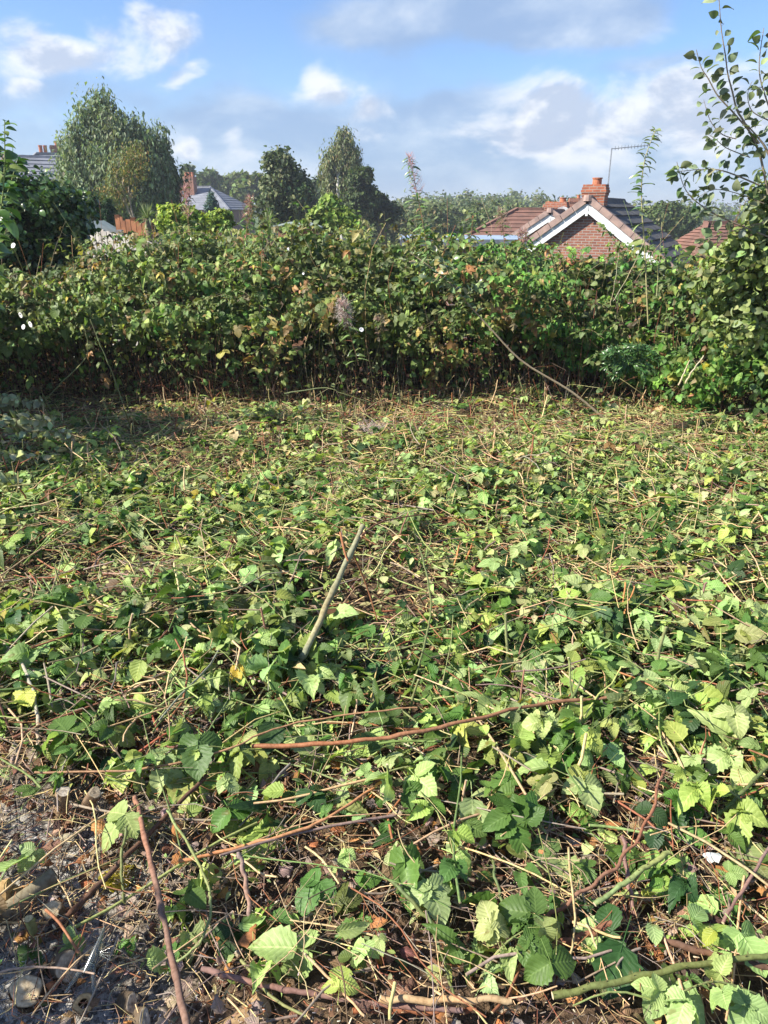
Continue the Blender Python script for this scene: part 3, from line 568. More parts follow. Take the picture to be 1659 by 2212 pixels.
# stumps, logs and scraps at the bottom left
def stump(name, cat, lb, px, py, z, r, axis_, L, bark=(.20, .155, .10), cut=(.62, .56, .42), hollow=False, oval=1.0):
    c = gp(px, py, z); a = nrm(np.array(axis_, float)); K, n = 7, 22; G = Geo(); ref = nrm(np.cross(a, [0.3, .2, 1.0])); b = np.cross(a, ref); th = np.arange(n) * 2 * math.pi / n
    prof = 1 + .08 * np.sin(th * 3 + 1) + .05 * np.sin(th * 5); V = []
    for i in range(K):
        t = i / (K - 1); V.append(c - a * L * (1 - t) + ((ref[None] * np.cos(th)[:, None] * oval + b[None] * np.sin(th)[:, None]) * (r * prof * (1.12 - .12 * t))[:, None]) + R.standard_normal((n, 3)) * r * .02)
    i = np.arange(K - 1)[:, None] * n; j = np.arange(n)[None]; j2 = (j + 1) % n; G.add(np.concatenate(V), np.stack([i + j, i + j2, i + n + j2, i + n + j], -1).reshape(-1, 4), None, bark)
    root = empty(name, c - a * L, lb, cat)
    solid('bark', G, M_WOOD, c - a * L, parent=root)
    G = Geo(); rings = []; rr = [1.0, .93, .82, .66, .48, .28, .0] if not hollow else [1.0, .9, .8, .65, .5, .42, .3]; dz = [-.05, .0, .015, .0, .01, 0, .01] if not hollow else [-.05, 0, .01, 0, 0, -.4, -.9]
    for q, d_ in zip(rr, dz): rings.append(c + a * (.002 + d_ * r) + (ref[None] * np.cos(th)[:, None] * oval + b[None] * np.sin(th)[:, None]) * (r * prof * q)[:, None] + R.standard_normal((n, 3)) * r * .012)
    i = np.arange(6)[:, None] * n; cu = np.array(cut) * (.80, .70, .58); cols = np.repeat(np.array([[.16, .12, .07], cu * .8, cu, cu * .82, cu, cu * .85, cu * .6] if not hollow else [[.16, .12, .07], cu * .8, cu, cu * .85, cu, [.12, .07, .03], [.05, .03, .02]]), n, axis=0) * (1 + .14 * R.standard_normal((7 * n, 1))); cols = np.clip(cols, .02, .8)
    G.add(np.concatenate(rings), np.stack([i + j, i + j2, i + n + j2, i + n + j], -1).reshape(-1, 4), None, cols); solid('cut_face', G, M_WOOD, c - a * L, parent=root)
stump('tree_stump', 'stump', 'widest round stump with a cream cut top in the bottom left corner', 57, 2140, .02, .031, (.1, -.35, 1), .10, (.10, .07, .045), (.74, .68, .52), oval=1.15)
stump('tree_stump', 'stump', 'slanting oval cut stump right of the widest round stump', 145, 2088, .035, .032, (.55, -.5, .66), .07, (.12, .09, .06), (.55, .52, .45), oval=.72)
stump('tree_stump', 'stump', 'small hollow stump with a dark centre below the slanting oval one', 180, 2168, .03, .020, (.3, -.5, .8), .10, (.15, .10, .06), (.60, .47, .28), True)
stump('tree_stump', 'stump', 'narrow slanting cut stump at the bottom edge, upper of two', 285, 2168, .02, .021, (.62, -.45, .62), .05, (.12, .09, .06), (.52, .48, .41), oval=.6)
stump('tree_stump', 'stump', 'narrow grey cut stump at the bottom edge, lower of two', 312, 2200, .02, .020, (.62, -.4, .66), .05, (.12, .09, .06), (.50, .50, .47), oval=.6)
stump('tree_stump', 'stump', 'upright stump with a grey white top above the left chip pile', 137, 1710, .08, .019, (.28, -.05, 1), .13, (.24, .17, .10), (.60, .60, .56))
stump('tree_stump', 'stump', 'small stump with a pale top right of the upright stump', 205, 1712, .09, .017, (.5, -.3, .8), .11, (.20, .14, .09), (.62, .56, .44))
stump('tree_stump', 'stump', 'small frayed stump dusted with sawdust above the corner stumps', 112, 1965, .02, .022, (.1, -.4, 1), .10, (.26, .2, .14), (.66, .60, .44))
stump('tree_stump', 'stump', 'thin greenish split stub left of the frayed stump', 62, 1985, .04, .010, (0, -.1, 1), .10, (.36, .36, .14), (.62, .58, .36))
stump('log', 'log', 'smooth tan log lying at the left edge above the stumps', 20, 1925, .012, .027, (1, .25, .05), .30, (.42, .29, .14), (.5, .4, .25))
stump('log', 'log', 'brown mossy log lying between the tan log and the frayed stump', 118, 1890, .015, .019, (.65, .75, .12), .30, (.22, .19, .13), (.5, .4, .25))
stump('log', 'log', 'tan log poking out at the bottom edge right of the peeling stick', 575, 2165, .01, .026, (.75, .65, .1), .35, (.34, .23, .12), (.5, .38, .22))
for lb, px, py, z, rx, c in (('white paper scrap lying under leaves at the lower right', 1560, 1850, .05, .03, (.42, .46, .45)),):
    G = Geo(); G.inst(CRUMP[1], (rotm('Z', 1.2))[None] * .045, np.zeros((1, 3)), np.array([c])); o = link('paper_scrap', G.mesh('paper_scrap', M_WOOD)); o.location = tuple(gp(px, py, z)); tag(o, lb, 'scrap')
c = gp(205, 2060, .09); G = Geo()
tubes(G, np.array([[c + (-.012, -.03, -.02), c, c + (.012, .042, .032)]]), np.array([[.009, .010, .0012]]), np.array([[1, 1, 1]]), 8)
for k in range(5): tubes(G, np.array([[c + (.005, 0, 0), c + (.03 + .003 * k, .012 - .008 * k, .014 - .002 * k)]]), np.array([[.0016, .0008]]), np.array([[1, 1, 1]]), 4)
for d_ in ((-.055, -.045, -.06), (.008, -.06, -.07)): tubes(G, np.array([[c + (0, -.015, -.01), c + np.array(d_) * .55 + (0, 0, .006), c + np.array(d_)]]), np.array([[.0055, .005, .004]]), np.array([[1, 1, 1]]), 7)
solid('plastic_clip', G, M_PLAST, c, 'small clear plastic clip with fins and two prongs above the stumps', 'plastic clip')
CB = np.array([1.6, 1.5, 1.5])
def ells(bl, d):
    o = []
    for px, py, rx, ry in bl:
        r = ray(px, py); t = d / r[1]; c = r * t + (0, 0, CAMZ); k = t / F; o.append((c, np.array([rx * k, (rx + ry) * .5 * k, ry * k])))
    return o
def crown(G, E, n, size, tps, table, clump=.20, nc=26, weep=0.0, up=.4, shell=.30):
    vol = np.array([e[1].prod() ** .67 for e in E]); ns = (n * vol / vol.sum()).astype(int)
    for (c, r), m_ in zip(E, ns):
        q = nrm(R.standard_normal((nc, 3))) * (1 - np.abs(R.standard_normal((nc, 1))) * shell - .08); k = R.integers(0, nc, m_)
        loc = q[k] + R.standard_normal((m_, 3)) * clump * (.35 + 1.1 * R.random(nc))[k][:, None]; ln = np.linalg.norm(loc, axis=1, keepdims=True); loc = np.where(ln > 1.38, loc / ln * 1.38, loc); P = c + loc * r
        if weep: P = P + np.array([0, 0, -1]) * (R.random((m_, 1)) ** 1.2 * weep) + (loc * r) * .12 * R.random((m_, 1)); tip = np.stack([R.standard_normal(m_) * .25, R.standard_normal(m_) * .25, -np.ones(m_)], -1)
        else: tip = R.standard_normal((m_, 3)) + (0, 0, -.2)
        nz = loc + R.standard_normal((m_, 3)) * .8 + (0, 0, up); tc = colors(nc, [(1, (1, 1, 1))], .12)[k]
        pick(G, tps, basis(nz, tip) * (size * (1 + .3 * R.standard_normal(m_)).clip(.4, 1.8))[:, None, None], P, colors(m_, table) * tc * CB)
# ------------------------------------------------------------------ bramble thicket
NX = 400
def topz(px):
    return np.interp(px, [-900, 0, 160, 230, 330, 450, 560, 700, 900, 1050, 1200, 1330, 1450, 1560, 2400], [562, 574, 566, 532, 510, 500, 500, 500, 500, 530, 546, 562, 588, 562, 555])
def d0(x): return 6.35 + .25 * sst(-x, 1.2, 2.6) - .75 * sst(x, 1.7, 3.2) + .22 * (vn(x * .9 + 9, x * 0 + 2, 1) - .5)
def hz_low(x): return .57 + .08 * sst(-x, 1.0, 2.2) - .34 * sst(x, .9, 2.4) + .50 * (vn(x * 2.3, 5 + x * 0, 2) - .5) + .30 * (vn(x * 8, 7 + x * 0, 3) - .5)
def hedge_pt(x, s):
    """x across, s 0..1 from the lower lip over the top to the back"""
    dd = d0(x); px = 829.5 + x / 7.6 * F * .93; v = -(topz(px) - 1106) / F; zt = CAMZ + 7.6 * (-math.sin(rad(PITCH)) + v * math.cos(rad(PITCH))) / (math.cos(rad(PITCH)) + v * math.sin(rad(PITCH)))
    zt = zt - .05 + .17 * (vn(x * 1.3 + 4, x * 0 + 1, 6) - .5) + .11 * (vn(x * 4.1, x * 0 + 3, 2) - .5); lo = np.maximum(hz_low(x) - .03, .05)
    ks = [0, .12, .34, .52, .66, 1.0]
    D_ = [dd + .28, dd + .02, dd + .06, dd + .34, dd + .95, dd + 2.9]
    Z_ = [lo + .02, lo + .10, lo + .42 * (zt - lo), zt * .90, zt, zt - .05]
    i = np.clip(np.searchsorted(ks, s, side='right') - 1, 0, 4); f = (s - np.array(ks)[i]) / np.diff(ks)[i]
    Dm = np.stack(D_); Zm = np.stack(Z_); n = np.arange(len(x))
    return Dm[i, n] * (1 - f) + Dm[i + 1, n] * f, Zm[i, n] * (1 - f) + Zm[i + 1, n] * f
def hedge_leaves(Gx, tps, N, size, table_f, x0=-5.6, x1=6.2, depth=.16, down=.6, nmin=0.0, smax=1.0, dens=None):
    x = x0 + (x1 - x0) * R.random(N); s = R.random(N) ** 1.25 * smax
    if dens is not None: k = R.random(N) < dens(x, s); x, s = x[k], s[k]
    N = len(x)
    d, z = hedge_pt(x, s); d2, z2 = hedge_pt(x, np.minimum(s + .02, 1.0)); d1, z1 = hedge_pt(x, np.maximum(s - .02, 0)); td, tz = d2 - d1, z2 - z1; l = np.hypot(td, tz) + 1e-6; nd, nz = -tz / l, td / l
    lump = .55 * (vn(x * 1.5, s * 4.5, 4) - .5) + .55 * (sst(vn(x * 3.2, s * 9, 5), .2, .7) - .55) + .12 * (vn(x * 9, s * 24, 6) - .5)
    lump = np.where(s > .45, np.minimum(lump * .7, .10 + .04 * R.random(N)), lump)
    dep = lump - np.minimum(R.exponential(depth, N), .6)
    P = np.stack([x + R.standard_normal(N) * .03, d + nd * dep, np.clip(z + nz * dep, .03, z + .16)], -1)
    nrmv = np.stack([R.standard_normal(N) * .55, nd + R.standard_normal(N) * .5, np.abs(nz) + .55 + R.standard_normal(N) * .45], -1)
    tip = np.stack([R.standard_normal(N) * .8, -.4 + R.standard_normal(N) * .5, -down + R.standard_normal(N) * .4], -1)
    Rm = basis(nrmv, tip) * (size * (1 + .25 * R.standard_normal(N)).clip(.5, 1.6))[:, None, None]
    c = table_f(x, s, P); pick(Gx, tps, vary(Rm), P, c)
def hc(x, s, P):
    N = len(x); right = sst(x, .2, 1.6) * .8; topm = sst(s, .45, .62)
    A = colors(N, [(3, (.070, .098, .032)), (2, (.10, .13, .045)), (1.1, (.15, .19, .06)), (.4, (.15, .10, .055)), (.2, (.26, .22, .06)), (.7, (.045, .07, .022))])
    B = colors(N, [(3, (.050, .115, .028)), (2, (.08, .15, .04)), (1.6, (.13, .21, .055)), (.25, (.16, .09, .05)), (.03, (.3, .27, .05)), (.8, (.035, .075, .02))])
    C = colors(N, [(2, (.11, .13, .05)), (2, (.14, .15, .06)), (.7, (.17, .14, .075)), (.12, (.22, .12, .075)), (1, (.09, .13, .04))])
    pt = sst(vn(x * 1.1 + 3, P[:, 1] * 1.1 + P[:, 2] * 2, 6), .35, .6); w = np.clip(.15 + right * .8 + .25 * (pt - .5), 0, 1)
    o = np.where((R.random(N) < w)[:, None], B, A); o = np.where((R.random(N) < topm * .75 * (1 - right * .75) * (.4 + .6 * pt))[:, None], C, o); o = np.where((R.random(N) < .36 * sst(vn(x * 1.7 + 7, P[:, 1] + P[:, 2] * 1.7, 7), .55, .75))[:, None], colors(N, [(1, (.20, .13, .07)), (1, (.17, .15, .06)), (.5, (.26, .14, .08))]), o)
    return np.clip(o * (1.68, 1.74, 1.28), 0, .8)
G = Geo()
hedge_leaves(G, MID[:5], 20500, .050, hc, dens=lambda x, s: .30 + .70 * sst(vn(x * 2.4, s * 8, 7), .22, .52))
hedge_leaves(G, [MID[0], MID[1], FARL[2]], 900, .072, hc, smax=.6, depth=.03)
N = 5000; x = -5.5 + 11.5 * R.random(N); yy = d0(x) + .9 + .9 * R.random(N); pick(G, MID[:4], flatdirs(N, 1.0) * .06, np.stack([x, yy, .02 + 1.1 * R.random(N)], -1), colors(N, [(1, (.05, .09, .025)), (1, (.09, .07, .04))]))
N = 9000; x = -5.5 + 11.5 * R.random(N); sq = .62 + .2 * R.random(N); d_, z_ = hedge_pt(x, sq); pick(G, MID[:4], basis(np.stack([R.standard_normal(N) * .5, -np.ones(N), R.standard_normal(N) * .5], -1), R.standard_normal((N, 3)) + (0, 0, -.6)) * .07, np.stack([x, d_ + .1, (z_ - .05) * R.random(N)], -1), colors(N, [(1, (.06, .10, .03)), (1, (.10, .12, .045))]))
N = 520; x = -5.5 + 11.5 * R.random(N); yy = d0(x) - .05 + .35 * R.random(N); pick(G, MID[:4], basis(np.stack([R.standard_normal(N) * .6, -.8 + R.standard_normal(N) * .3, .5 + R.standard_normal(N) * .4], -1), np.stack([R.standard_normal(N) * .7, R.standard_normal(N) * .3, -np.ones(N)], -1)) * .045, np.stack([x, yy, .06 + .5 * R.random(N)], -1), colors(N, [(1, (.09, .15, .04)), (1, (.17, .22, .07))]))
hedge_leaves(G, OVAL + TINY, 11000, .040, hc, depth=.2)
x = -5.6 + 11.8 * R.random(9000); sq = .5 + .5 * R.random(9000); d_, z_ = hedge_pt(x, sq); pick(G, MID[:4], flatdirs(9000, .8) * .062, np.stack([x, d_, z_ - .06 - .5 * R.random(9000)], -1), colors(9000, [(1, (.10, .14, .045)), (1, (.14, .17, .06))]))
hedge_leaves(G, MID[:5], 3400, .052, hc, x0=2.0, x1=5.6, smax=.6)
crown(G, [(np.array([3.25, 5.35, .55]), np.array([.75, .5, .62])), (np.array([2.75, 5.55, .95]), np.array([.5, .4, .35]))], 2600, .05, MID[:4], [(2, (.05, .105, .03)), (1.5, (.09, .15, .04)), (.4, (.2, .2, .05))], nc=40)
root = empty('bramble_thicket', (0, 7.0, float(relief(0, 7.0))), 'wide wall of uncut bramble with cane bases showing along the back of the plot', 'bramble thicket')
solid('foliage', G, M_LEAFH, tuple(root.location), parent=root)
G = Geo(); GS = Geo()
for k in range(190):
    xx = np.array([-5.0 + 10.6 * R.random()]); ss_ = np.array([.15 + .6 * R.random()]); d_, z_ = hedge_pt(xx, ss_); a = R.standard_normal() * .9; L = .22 + .33 * R.random()
    P0 = np.array([xx[0], d_[0] + .05, z_[0] - .05]); top = ss_[0] > .5; dv = nrm(np.array([math.sin(a), -.75, .15 - .4 * R.random()])) if not top else nrm(np.array([math.sin(a), -.3 + .5 * R.standard_normal(), .15 + .75 * R.random()]))
    cc = ((.12, .18, .05), (.17, .22, .07), (.16, .13, .07))[R.integers(3)]; spray(GS, G, arc(P0, dv, L, .10 * R.random()), .0022, (.24, .20, .10), MID[:3], 8, .050, [(2, cc), (1, (.10, .15, .04))], flat=.8)
solid('leafy_sprays', G, M_LEAFH, tuple(root.location), parent=root)
G = GS
def canes(n, x0, x1, da, db, h0, h1, r0, r1, table, lean=.18, K=5, amp=.04, top=None):
    x = x0 + (x1 - x0) * R.random(n); y = d0(x) + da + (db - da) * R.random(n); h = h0 + (h1 - h0) * R.random(n)
    P0 = np.stack([x, y, relief(x, y) - .02], -1); P1 = P0 + np.stack([R.standard_normal(n) * lean * h, R.standard_normal(n) * lean * .6 * h, h], -1)
    r = r0 + (r1 - r0) * R.random(n) ** 1.5; tubes(G, wobble(P0, P1, K, amp), r[:, None] * np.linspace(1, .7, K)[None], colors(n, table), 4)
ST_H = [(2, (.22, .20, .09)), (1.2, (.36, .27, .14)), (1.6, (.17, .07, .035)), (1.6, (.14, .11, .08)), (1.2, (.09, .12, .04))]  # cane tints lowered, putting the shade of the hollow thicket base into the colour
canes(1000, -5.5, 5.8, .10, 1.1, .35, 1.05, .0018, .0048, ST_H)
canes(500, -5.5, 5.8, -.12, .5, .08, .38, .0014, .0034, [(1.5, TAN), (1.2, RUST), (1, GREY)], .35)
canes(420, -5.5, 5.8, -.05, .8, .1, .5, .0010, .0022, [(1, TAN), (2.4, RUST), (1, GREY)], .9, 6, .15)
canes(130, -5.0, 5.8, .1, 2.4, 1.1, 1.75, .0014, .0026, [(1, TAN), (1, (.2, .22, .08)), (1, RUST)], .22, 6, .06)
solid('canes', G, M_STEM, tuple(root.location), parent=root)
G = Geo()
N = 5200; x = -5.4 + 11.2 * R.random(N); yy = d0(x) + .05 + R.random(N) * .9; z = relief(x, yy) + R.random(N) ** 1.5 * .4
pick(G, CRUMP, basis(R.standard_normal((N, 3)) + (0, -.4, .4), R.standard_normal((N, 3))) * (.028 * (1 + .3 * R.standard_normal(N)).clip(.4, 2))[:, None, None], np.stack([x, yy, z], -1), colors(N, [(2, (.10, .045, .028)), (1, (.15, .08, .045)), (2.5, (.04, .025, .018))]))
solid('dead_leaves', G, M_DRY, tuple(root.location), parent=root)

# ------------------------------------------------------------------ shoots, flowers and single plants in and before the thicket
def shoot(name, cat, lb, P, r, tn, ltp, n, lsize, ltab, t0=.1, mat_=M_GLOSS, spread=1.0, up=.5, group=None, K=24):
    """a stem with alternate leaves; P (1,n,3) control points from the foot to the tip"""
    Q = smooth_path(P, K)[0]; root = empty(name, Q[0], lb, cat, group)
    G = Geo(); tubes(G, Q[None], (r * np.linspace(1, .3, K))[None], np.array([tn]), 6, (.5, .42, .26)); solid('stem', G, M_STEM, Q[0], parent=root)
    G = Geo(); t = t0 + (1 - t0) * np.linspace(0, 1, n) ** .95; u = t * (K - 1); i = np.minimum(u.astype(int), K - 2); f = (u - i)[:, None]
    C = Q[i] * (1 - f) + Q[i + 1] * f; T = nrm(Q[i + 1] - Q[i]); ang = np.arange(n) * 2.4 + R.random(n); sd = nrm(np.cross(T, np.tile([[.1, .95, .3]], (n, 1)))); s2 = np.cross(T, sd)
    side = sd * np.cos(ang)[:, None] + s2 * np.sin(ang)[:, None] * .7
    tip = nrm(side * spread + T * up + R.standard_normal((n, 3)) * .25); nz = T * .8 + np.array([0, -.3, .6]) + R.standard_normal((n, 3)) * .45
    sc = lsize * (1 + .22 * R.standard_normal(n)).clip(.5, 1.5) * (1 - .45 * t ** 3)
    pick(G, ltp, basis(nz, tip) * sc[:, None, None], C + side * r * .5, colors(n, ltab)); solid('leaves', G, mat_, Q[0], parent=root)
    return root, Q
WIL = [(2, (.20, .27, .10)), (1.5, (.14, .20, .08)), (1, (.28, .33, .17))]
# the long cut sapling leaning into the thicket
P = np.array([[dp(1337, 932, 5.60), dp(1240, 850, 5.66), dp(1130, 782, 5.70), dp(1062, 712, 5.72), dp(1010, 655, 5.74), dp(960, 600, 5.78), dp(885, 545, 5.85)]])
root, Q = shoot('leaning_sapling', 'sapling', 'long bare cut sapling leaning into the bramble wall with pale leaves at its top', P, .0105, (.31, .25, .165), OVAL, 70, .065, WIL, .60)
G = Geo()
for e in ((905, 600), (1000, 520), (870, 560), (930, 530), (1040, 620)):
    a = Q[15 + R.integers(5)]; b = dp(*e, 5.76 - .06 * R.random()); T = smooth_path(np.array([[a, (a + b) / 2 + (0, 0, .03), b]]), 10)[0]; tubes(G, T[None], (.003 * np.linspace(1, .4, 10))[None], np.array([[.3, .27, .15]]), 5)
    n = 16; C = T[np.linspace(2, 9, n).astype(int)]; pick(G, OVAL, basis(R.standard_normal((n, 3)) * .5 + (0, -.4, .7), nrm(T[-1] - T[0]) + R.standard_normal((n, 3)) * .6) * .062, C, colors(n, WIL))
solid('side_twigs', G, M_GLOSS, tuple(root.location), parent=root)
zt = lambda px, py, d: dp(px, py, d)
shoot('willow_sapling', 'sapling', 'tall thin willow sapling rising out of the bramble wall before the nearest bungalow', np.array([[dp(1400, 700, 6.0), dp(1393, 545, 6.0), dp(1387, 459, 6.0), dp(1386, 397, 6.0), dp(1393, 345, 6.0), dp(1408, 300, 6.0), dp(1417, 280, 6.0)]]), .006, (.36, .33, .16), OVAL + NARROW, 58, .085, WIL, .15, up=.9)
shoot('willow_sapling', 'sapling', 'short bare willow shoot right of the tall thin sapling', np.array([[dp(1418, 640, 6.1), dp(1426, 540, 6.1), dp(1431, 450, 6.1)]]), .0035, (.4, .4, .2), NARROW, 9, .05, WIL, .2, up=.9)
for lb, pts in (('pale bare twig on the bramble wall, left one of a crossed pair', [(1318, 660), (1330, 600), (1336, 545)]), ('pale bare twig slanting right over the bramble wall, right one of a crossed pair', [(1325, 650), (1360, 590), (1392, 520)])):
    stick('bare_twig', 'twig', lb, None, .0028, (.46, .42, .26), .6, P=np.array([[dp(a, b, 5.75) for a, b in pts]]))
for lb, pts in (('taller of two snapped pale stems in the right end of the bramble wall', [(1480, 828), (1497, 800), (1521, 768)]), ('shorter of two snapped pale stems in the right end of the bramble wall', [(1466, 832), (1478, 805), (1490, 778)]),
                ('olive arching cane rising through the dark left end of the bramble wall', [(85, 880), (130, 830), (180, 780), (190, 745), (180, 700)]), ('thin olive cane hanging in the dark left end of the bramble wall', [(265, 870), (240, 800), (215, 740), (195, 690)]),
                ('pale bent cane standing out of the lower front of the bramble wall', [(615, 850), (700, 838), (740, 850), (800, 870)]), ('knobbly green shoot falling out of the bramble wall under the leaning sapling', [(1120, 812), (1135, 850), (1175, 880), (1225, 905)])):
    left = pts[0][0] < 300
    stick('bare_cane', 'cane', lb, None, .0075 if 'snapped' in lb else .0055, (.50, .42, .27) if 'snapped' in lb else (.20, .22, .09), .7, P=np.array([[dp(a, b, 5.95 if left else 5.35 if a > 1400 else 5.8) for a, b in pts]]))
def herb(name, cat, lb, foot, top, d, plume=True, lean=0, d1=None, n=44, pc=(.72, .38, .38), ls=.085, fluff=False):
    """rosebay willowherb: narrow leaves up the stem, pink pods fanning upward at the top"""
    d1 = d1 or d; a = dp(*foot, d); b = dp(*top, d1); mid = a * .45 + b * .55 + np.array([lean, 0, 0]); P = np.array([[a, mid, b]])
    root, Q = shoot(name, cat, lb, P, .0045, (.34, .20, .10), NARROW, n, ls, [(2, (.11, .19, .05)), (1, (.18, .25, .08)), (.6, (.30, .14, .08))], .1, up=.7)
    if plume:
        G = Geo(); m_ = 120; t = R.random(m_) ** .8; u = (.62 + .38 * t) * 23; i = np.minimum(u.astype(int), 22); C = Q[i] + (Q[i + 1] - Q[i]) * (u - i)[:, None]
        o = R.standard_normal((m_, 3)) * (1, 1, .2); L = (.088 * (1.1 - .6 * t))[:, None]; e = C + nrm(o) * L * .75 + np.array([0, 0, 1]) * L * .8
        tubes(G, np.stack([C, (C + e) / 2 + nrm(o) * L * .12, e], 1), np.array([[.0008, .0013, .0006]]) * np.ones((m_, 1)), colors(m_, [(3, pc), (1, (.62, .42, .38)), (1, (.42, .2, .18))], .1), 3)
        if fluff:
            k = 260; c = C[R.integers(0, m_, k)] + R.standard_normal((k, 3)) * .022; tubes(G, np.stack([c, c + R.standard_normal((k, 3)) * .014, c + R.standard_normal((k, 3)) * .03], 1), np.full((k, 3), .0007), np.tile([.66, .58, .53], (k, 1)), 3)
        solid('seed_plume', G, M_STEM, Q[0], parent=root)
herb('rosebay_willowherb', 'wildflower', 'tallest willowherb with a pink plume against the sky at the centre', (935, 640), (884, 338), 6.6, lean=.02, n=90)
herb('rosebay_willowherb', 'wildflower', 'willowherb with a pink plume before the clipped yellow green bush at the left', (425, 620), (397, 405), 7.4, n=40)
herb('rosebay_willowherb', 'wildflower', 'browned willowherb with curling pods right of the clipped yellow green bush', (520, 600), (541, 428), 7.0, n=70, pc=(.46, .30, .2))
herb('rosebay_willowherb', 'wildflower', 'fluffy pinkish white willowherb seed head on the front of the bramble wall', (775, 790), (738, 655), 5.82, n=30, fluff=True, pc=(.62, .40, .38))
herb('rosebay_willowherb', 'wildflower', 'dry willowherb spike before the blue grey flat roof', (1100, 620), (1082, 455), 7.0, n=46, pc=(.5, .38, .26))
herb('rosebay_willowherb', 'wildflower', 'short pink tinged willowherb spike on top of the bramble wall below the tiled roof', (1128, 610), (1130, 500), 6.9, n=36, pc=(.5, .28, .24))
herb('rosebay_willowherb', 'wildflower', 'leafy green willowherb without plume left of the tallest one', (560, 680), (568, 500), 6.5, False, n=60)
herb('rosebay_willowherb', 'wildflower', 'leafy weed stem above the long grey roof with seed tufts', (1010, 600), (1022, 460), 7.1, False, n=56, ls=.07)
# fallen seed head lying in the litter
G = Geo(); c = gp(806, 928, .12); k = 200; q = c + R.standard_normal((k, 3)) * (.045, .03, .018); tubes(G, np.stack([q, q + R.standard_normal((k, 3)) * .015, q + R.standard_normal((k, 3)) * .03], 1), np.full((k, 3), .0009), np.tile([.55, .46, .42], (k, 1)), 3)
solid('seed_head', G, M_STEM, c, 'fluffy pinkish seed head fallen on the litter in front of the bramble wall', 'seed head')
# ferny weed on the front of the thicket
G = Geo(); c = dp(1350, 790, 5.5); root = empty('tansy_clump', c + (0, 0, -.25), 'bright green ferny weed clump on the right front of the bramble wall', 'weed')
for k in range(26):
    a = R.random() * 6.28; e = c + np.array([math.cos(a) * .2, -.05 - .12 * R.random(), math.sin(a) * .11 + .05]); T = smooth_path(np.array([[c + (0, .1, -.06), (c + e) / 2 + (0, 0, .05), e]]), 12)[0]
    n = 24; C = T[np.linspace(2, 11, n).astype(int)] + R.standard_normal((n, 3)) * .006; tp_ = nrm(T[-1] - T[0]) + np.cross(nrm(T[-1] - T[0]), [0, -1, .3]) * np.where(np.arange(n) % 2, 1, -1)[:, None] * .9
    pick(G, NARROW, basis(R.standard_normal((n, 3)) * .3 + (0, -.6, .6), tp_) * .05, C, colors(n, [(2, (.06, .13, .035)), (1, (.09, .17, .045))]))
solid('fronds', G, M_GLOSS, tuple(root.location), parent=root)
# bindweed flowers
def flower(lb, p, s_):
    s_ *= .68
    G = Geo(); n = 16; th = np.arange(n) * 2 * math.pi / n; prof = [(.02, -.42), (.2, -.36), (.5, -.2), (.85, 0), (1.0, -.08)]; V = np.concatenate([np.stack([np.cos(th) * r * (1 + .05 * np.sin(5 * th)), np.sin(th) * r, np.full(n, z)], -1) for r, z in prof])
    i = np.arange(4)[:, None] * n; j = np.arange(n)[None]; j2 = (j + 1) % n; Rm = basis(np.array([[R.standard_normal() * .4 - .2, -1.0, .25 + R.standard_normal() * .3]]), np.array([[0, 0, 1.0]]))[0] * s_
    G.add(V @ Rm.T, np.stack([i + j, i + j2, i + n + j2, i + n + j], -1).reshape(-1, 4), None, (.85, .85, .83)); o = link('bindweed_flower', G.mesh('bindweed_flower', M_PETAL)); o.location = tuple(p); tag(o, lb, 'flower', 'white bindweed flowers')
for lb, px, py, d, s_ in (('white bindweed trumpet against the dark ivy mound near the left edge', 28, 530, 6.7, .034), ('white bindweed bud above the lone trumpet on the ivy mound', 4, 512, 6.7, .022), ('uppermost of three white bindweed flowers on the left of the bramble wall', 44, 681, 6.2, .034),
                          ('lower left one of a pair of white bindweed flowers on the bramble wall', 50, 706, 6.15, .030), ('lower right and largest of the white bindweed flowers on the bramble wall', 65, 701, 6.15, .036), ('small white bindweed flower beside the fluffy seed head', 781, 712, 5.95, .026),
                          ('small white bindweed flower high on the bramble wall left of centre', 622, 538, 6.7, .017), ('tiny white bindweed flower under the leaning sapling top', 655, 591, 6.4, .014), ('white bindweed flower in the upper left among the laurel leaves', 2, 470, 5.2, .03)):
    flower(lb, dp(px, py, d), s_)
# grey leaved cut willow branches at the left
for lb, a, b, z in (('grey leaved willow branch at the left edge, uppermost of the pile', (-60, 900), (95, 868), .22), ('grey leaved willow branch pointing right out of the left pile', (-40, 960), (150, 935), .16), ('grey leaved willow branch in the middle of the left pile', (-60, 930), (110, 910), .25),
                    ('grey leaved willow branch low in the left pile with wide leaves', (-80, 1010), (60, 985), .16), ('grey leaved willow branch drooping at the front of the left pile', (-60, 1060), (40, 1045), .12), ('grey leaved willow branch behind the others in the left pile', (-70, 880), (40, 862), .30)):
    A = gp(*a, z * .5); B = gp(*b, z); root, Q = shoot('cut_willow_branch', 'branch', lb, np.array([[A, (A + B) / 2 + (0, 0, .05), B]]), .006, (.25, .22, .13), OVAL + OVALW, 64, .072, [(2, (.34, .37, .19)), (1, (.46, .48, .28)), (1, (.24, .28, .12))], .05, up=.6, spread=1.1)
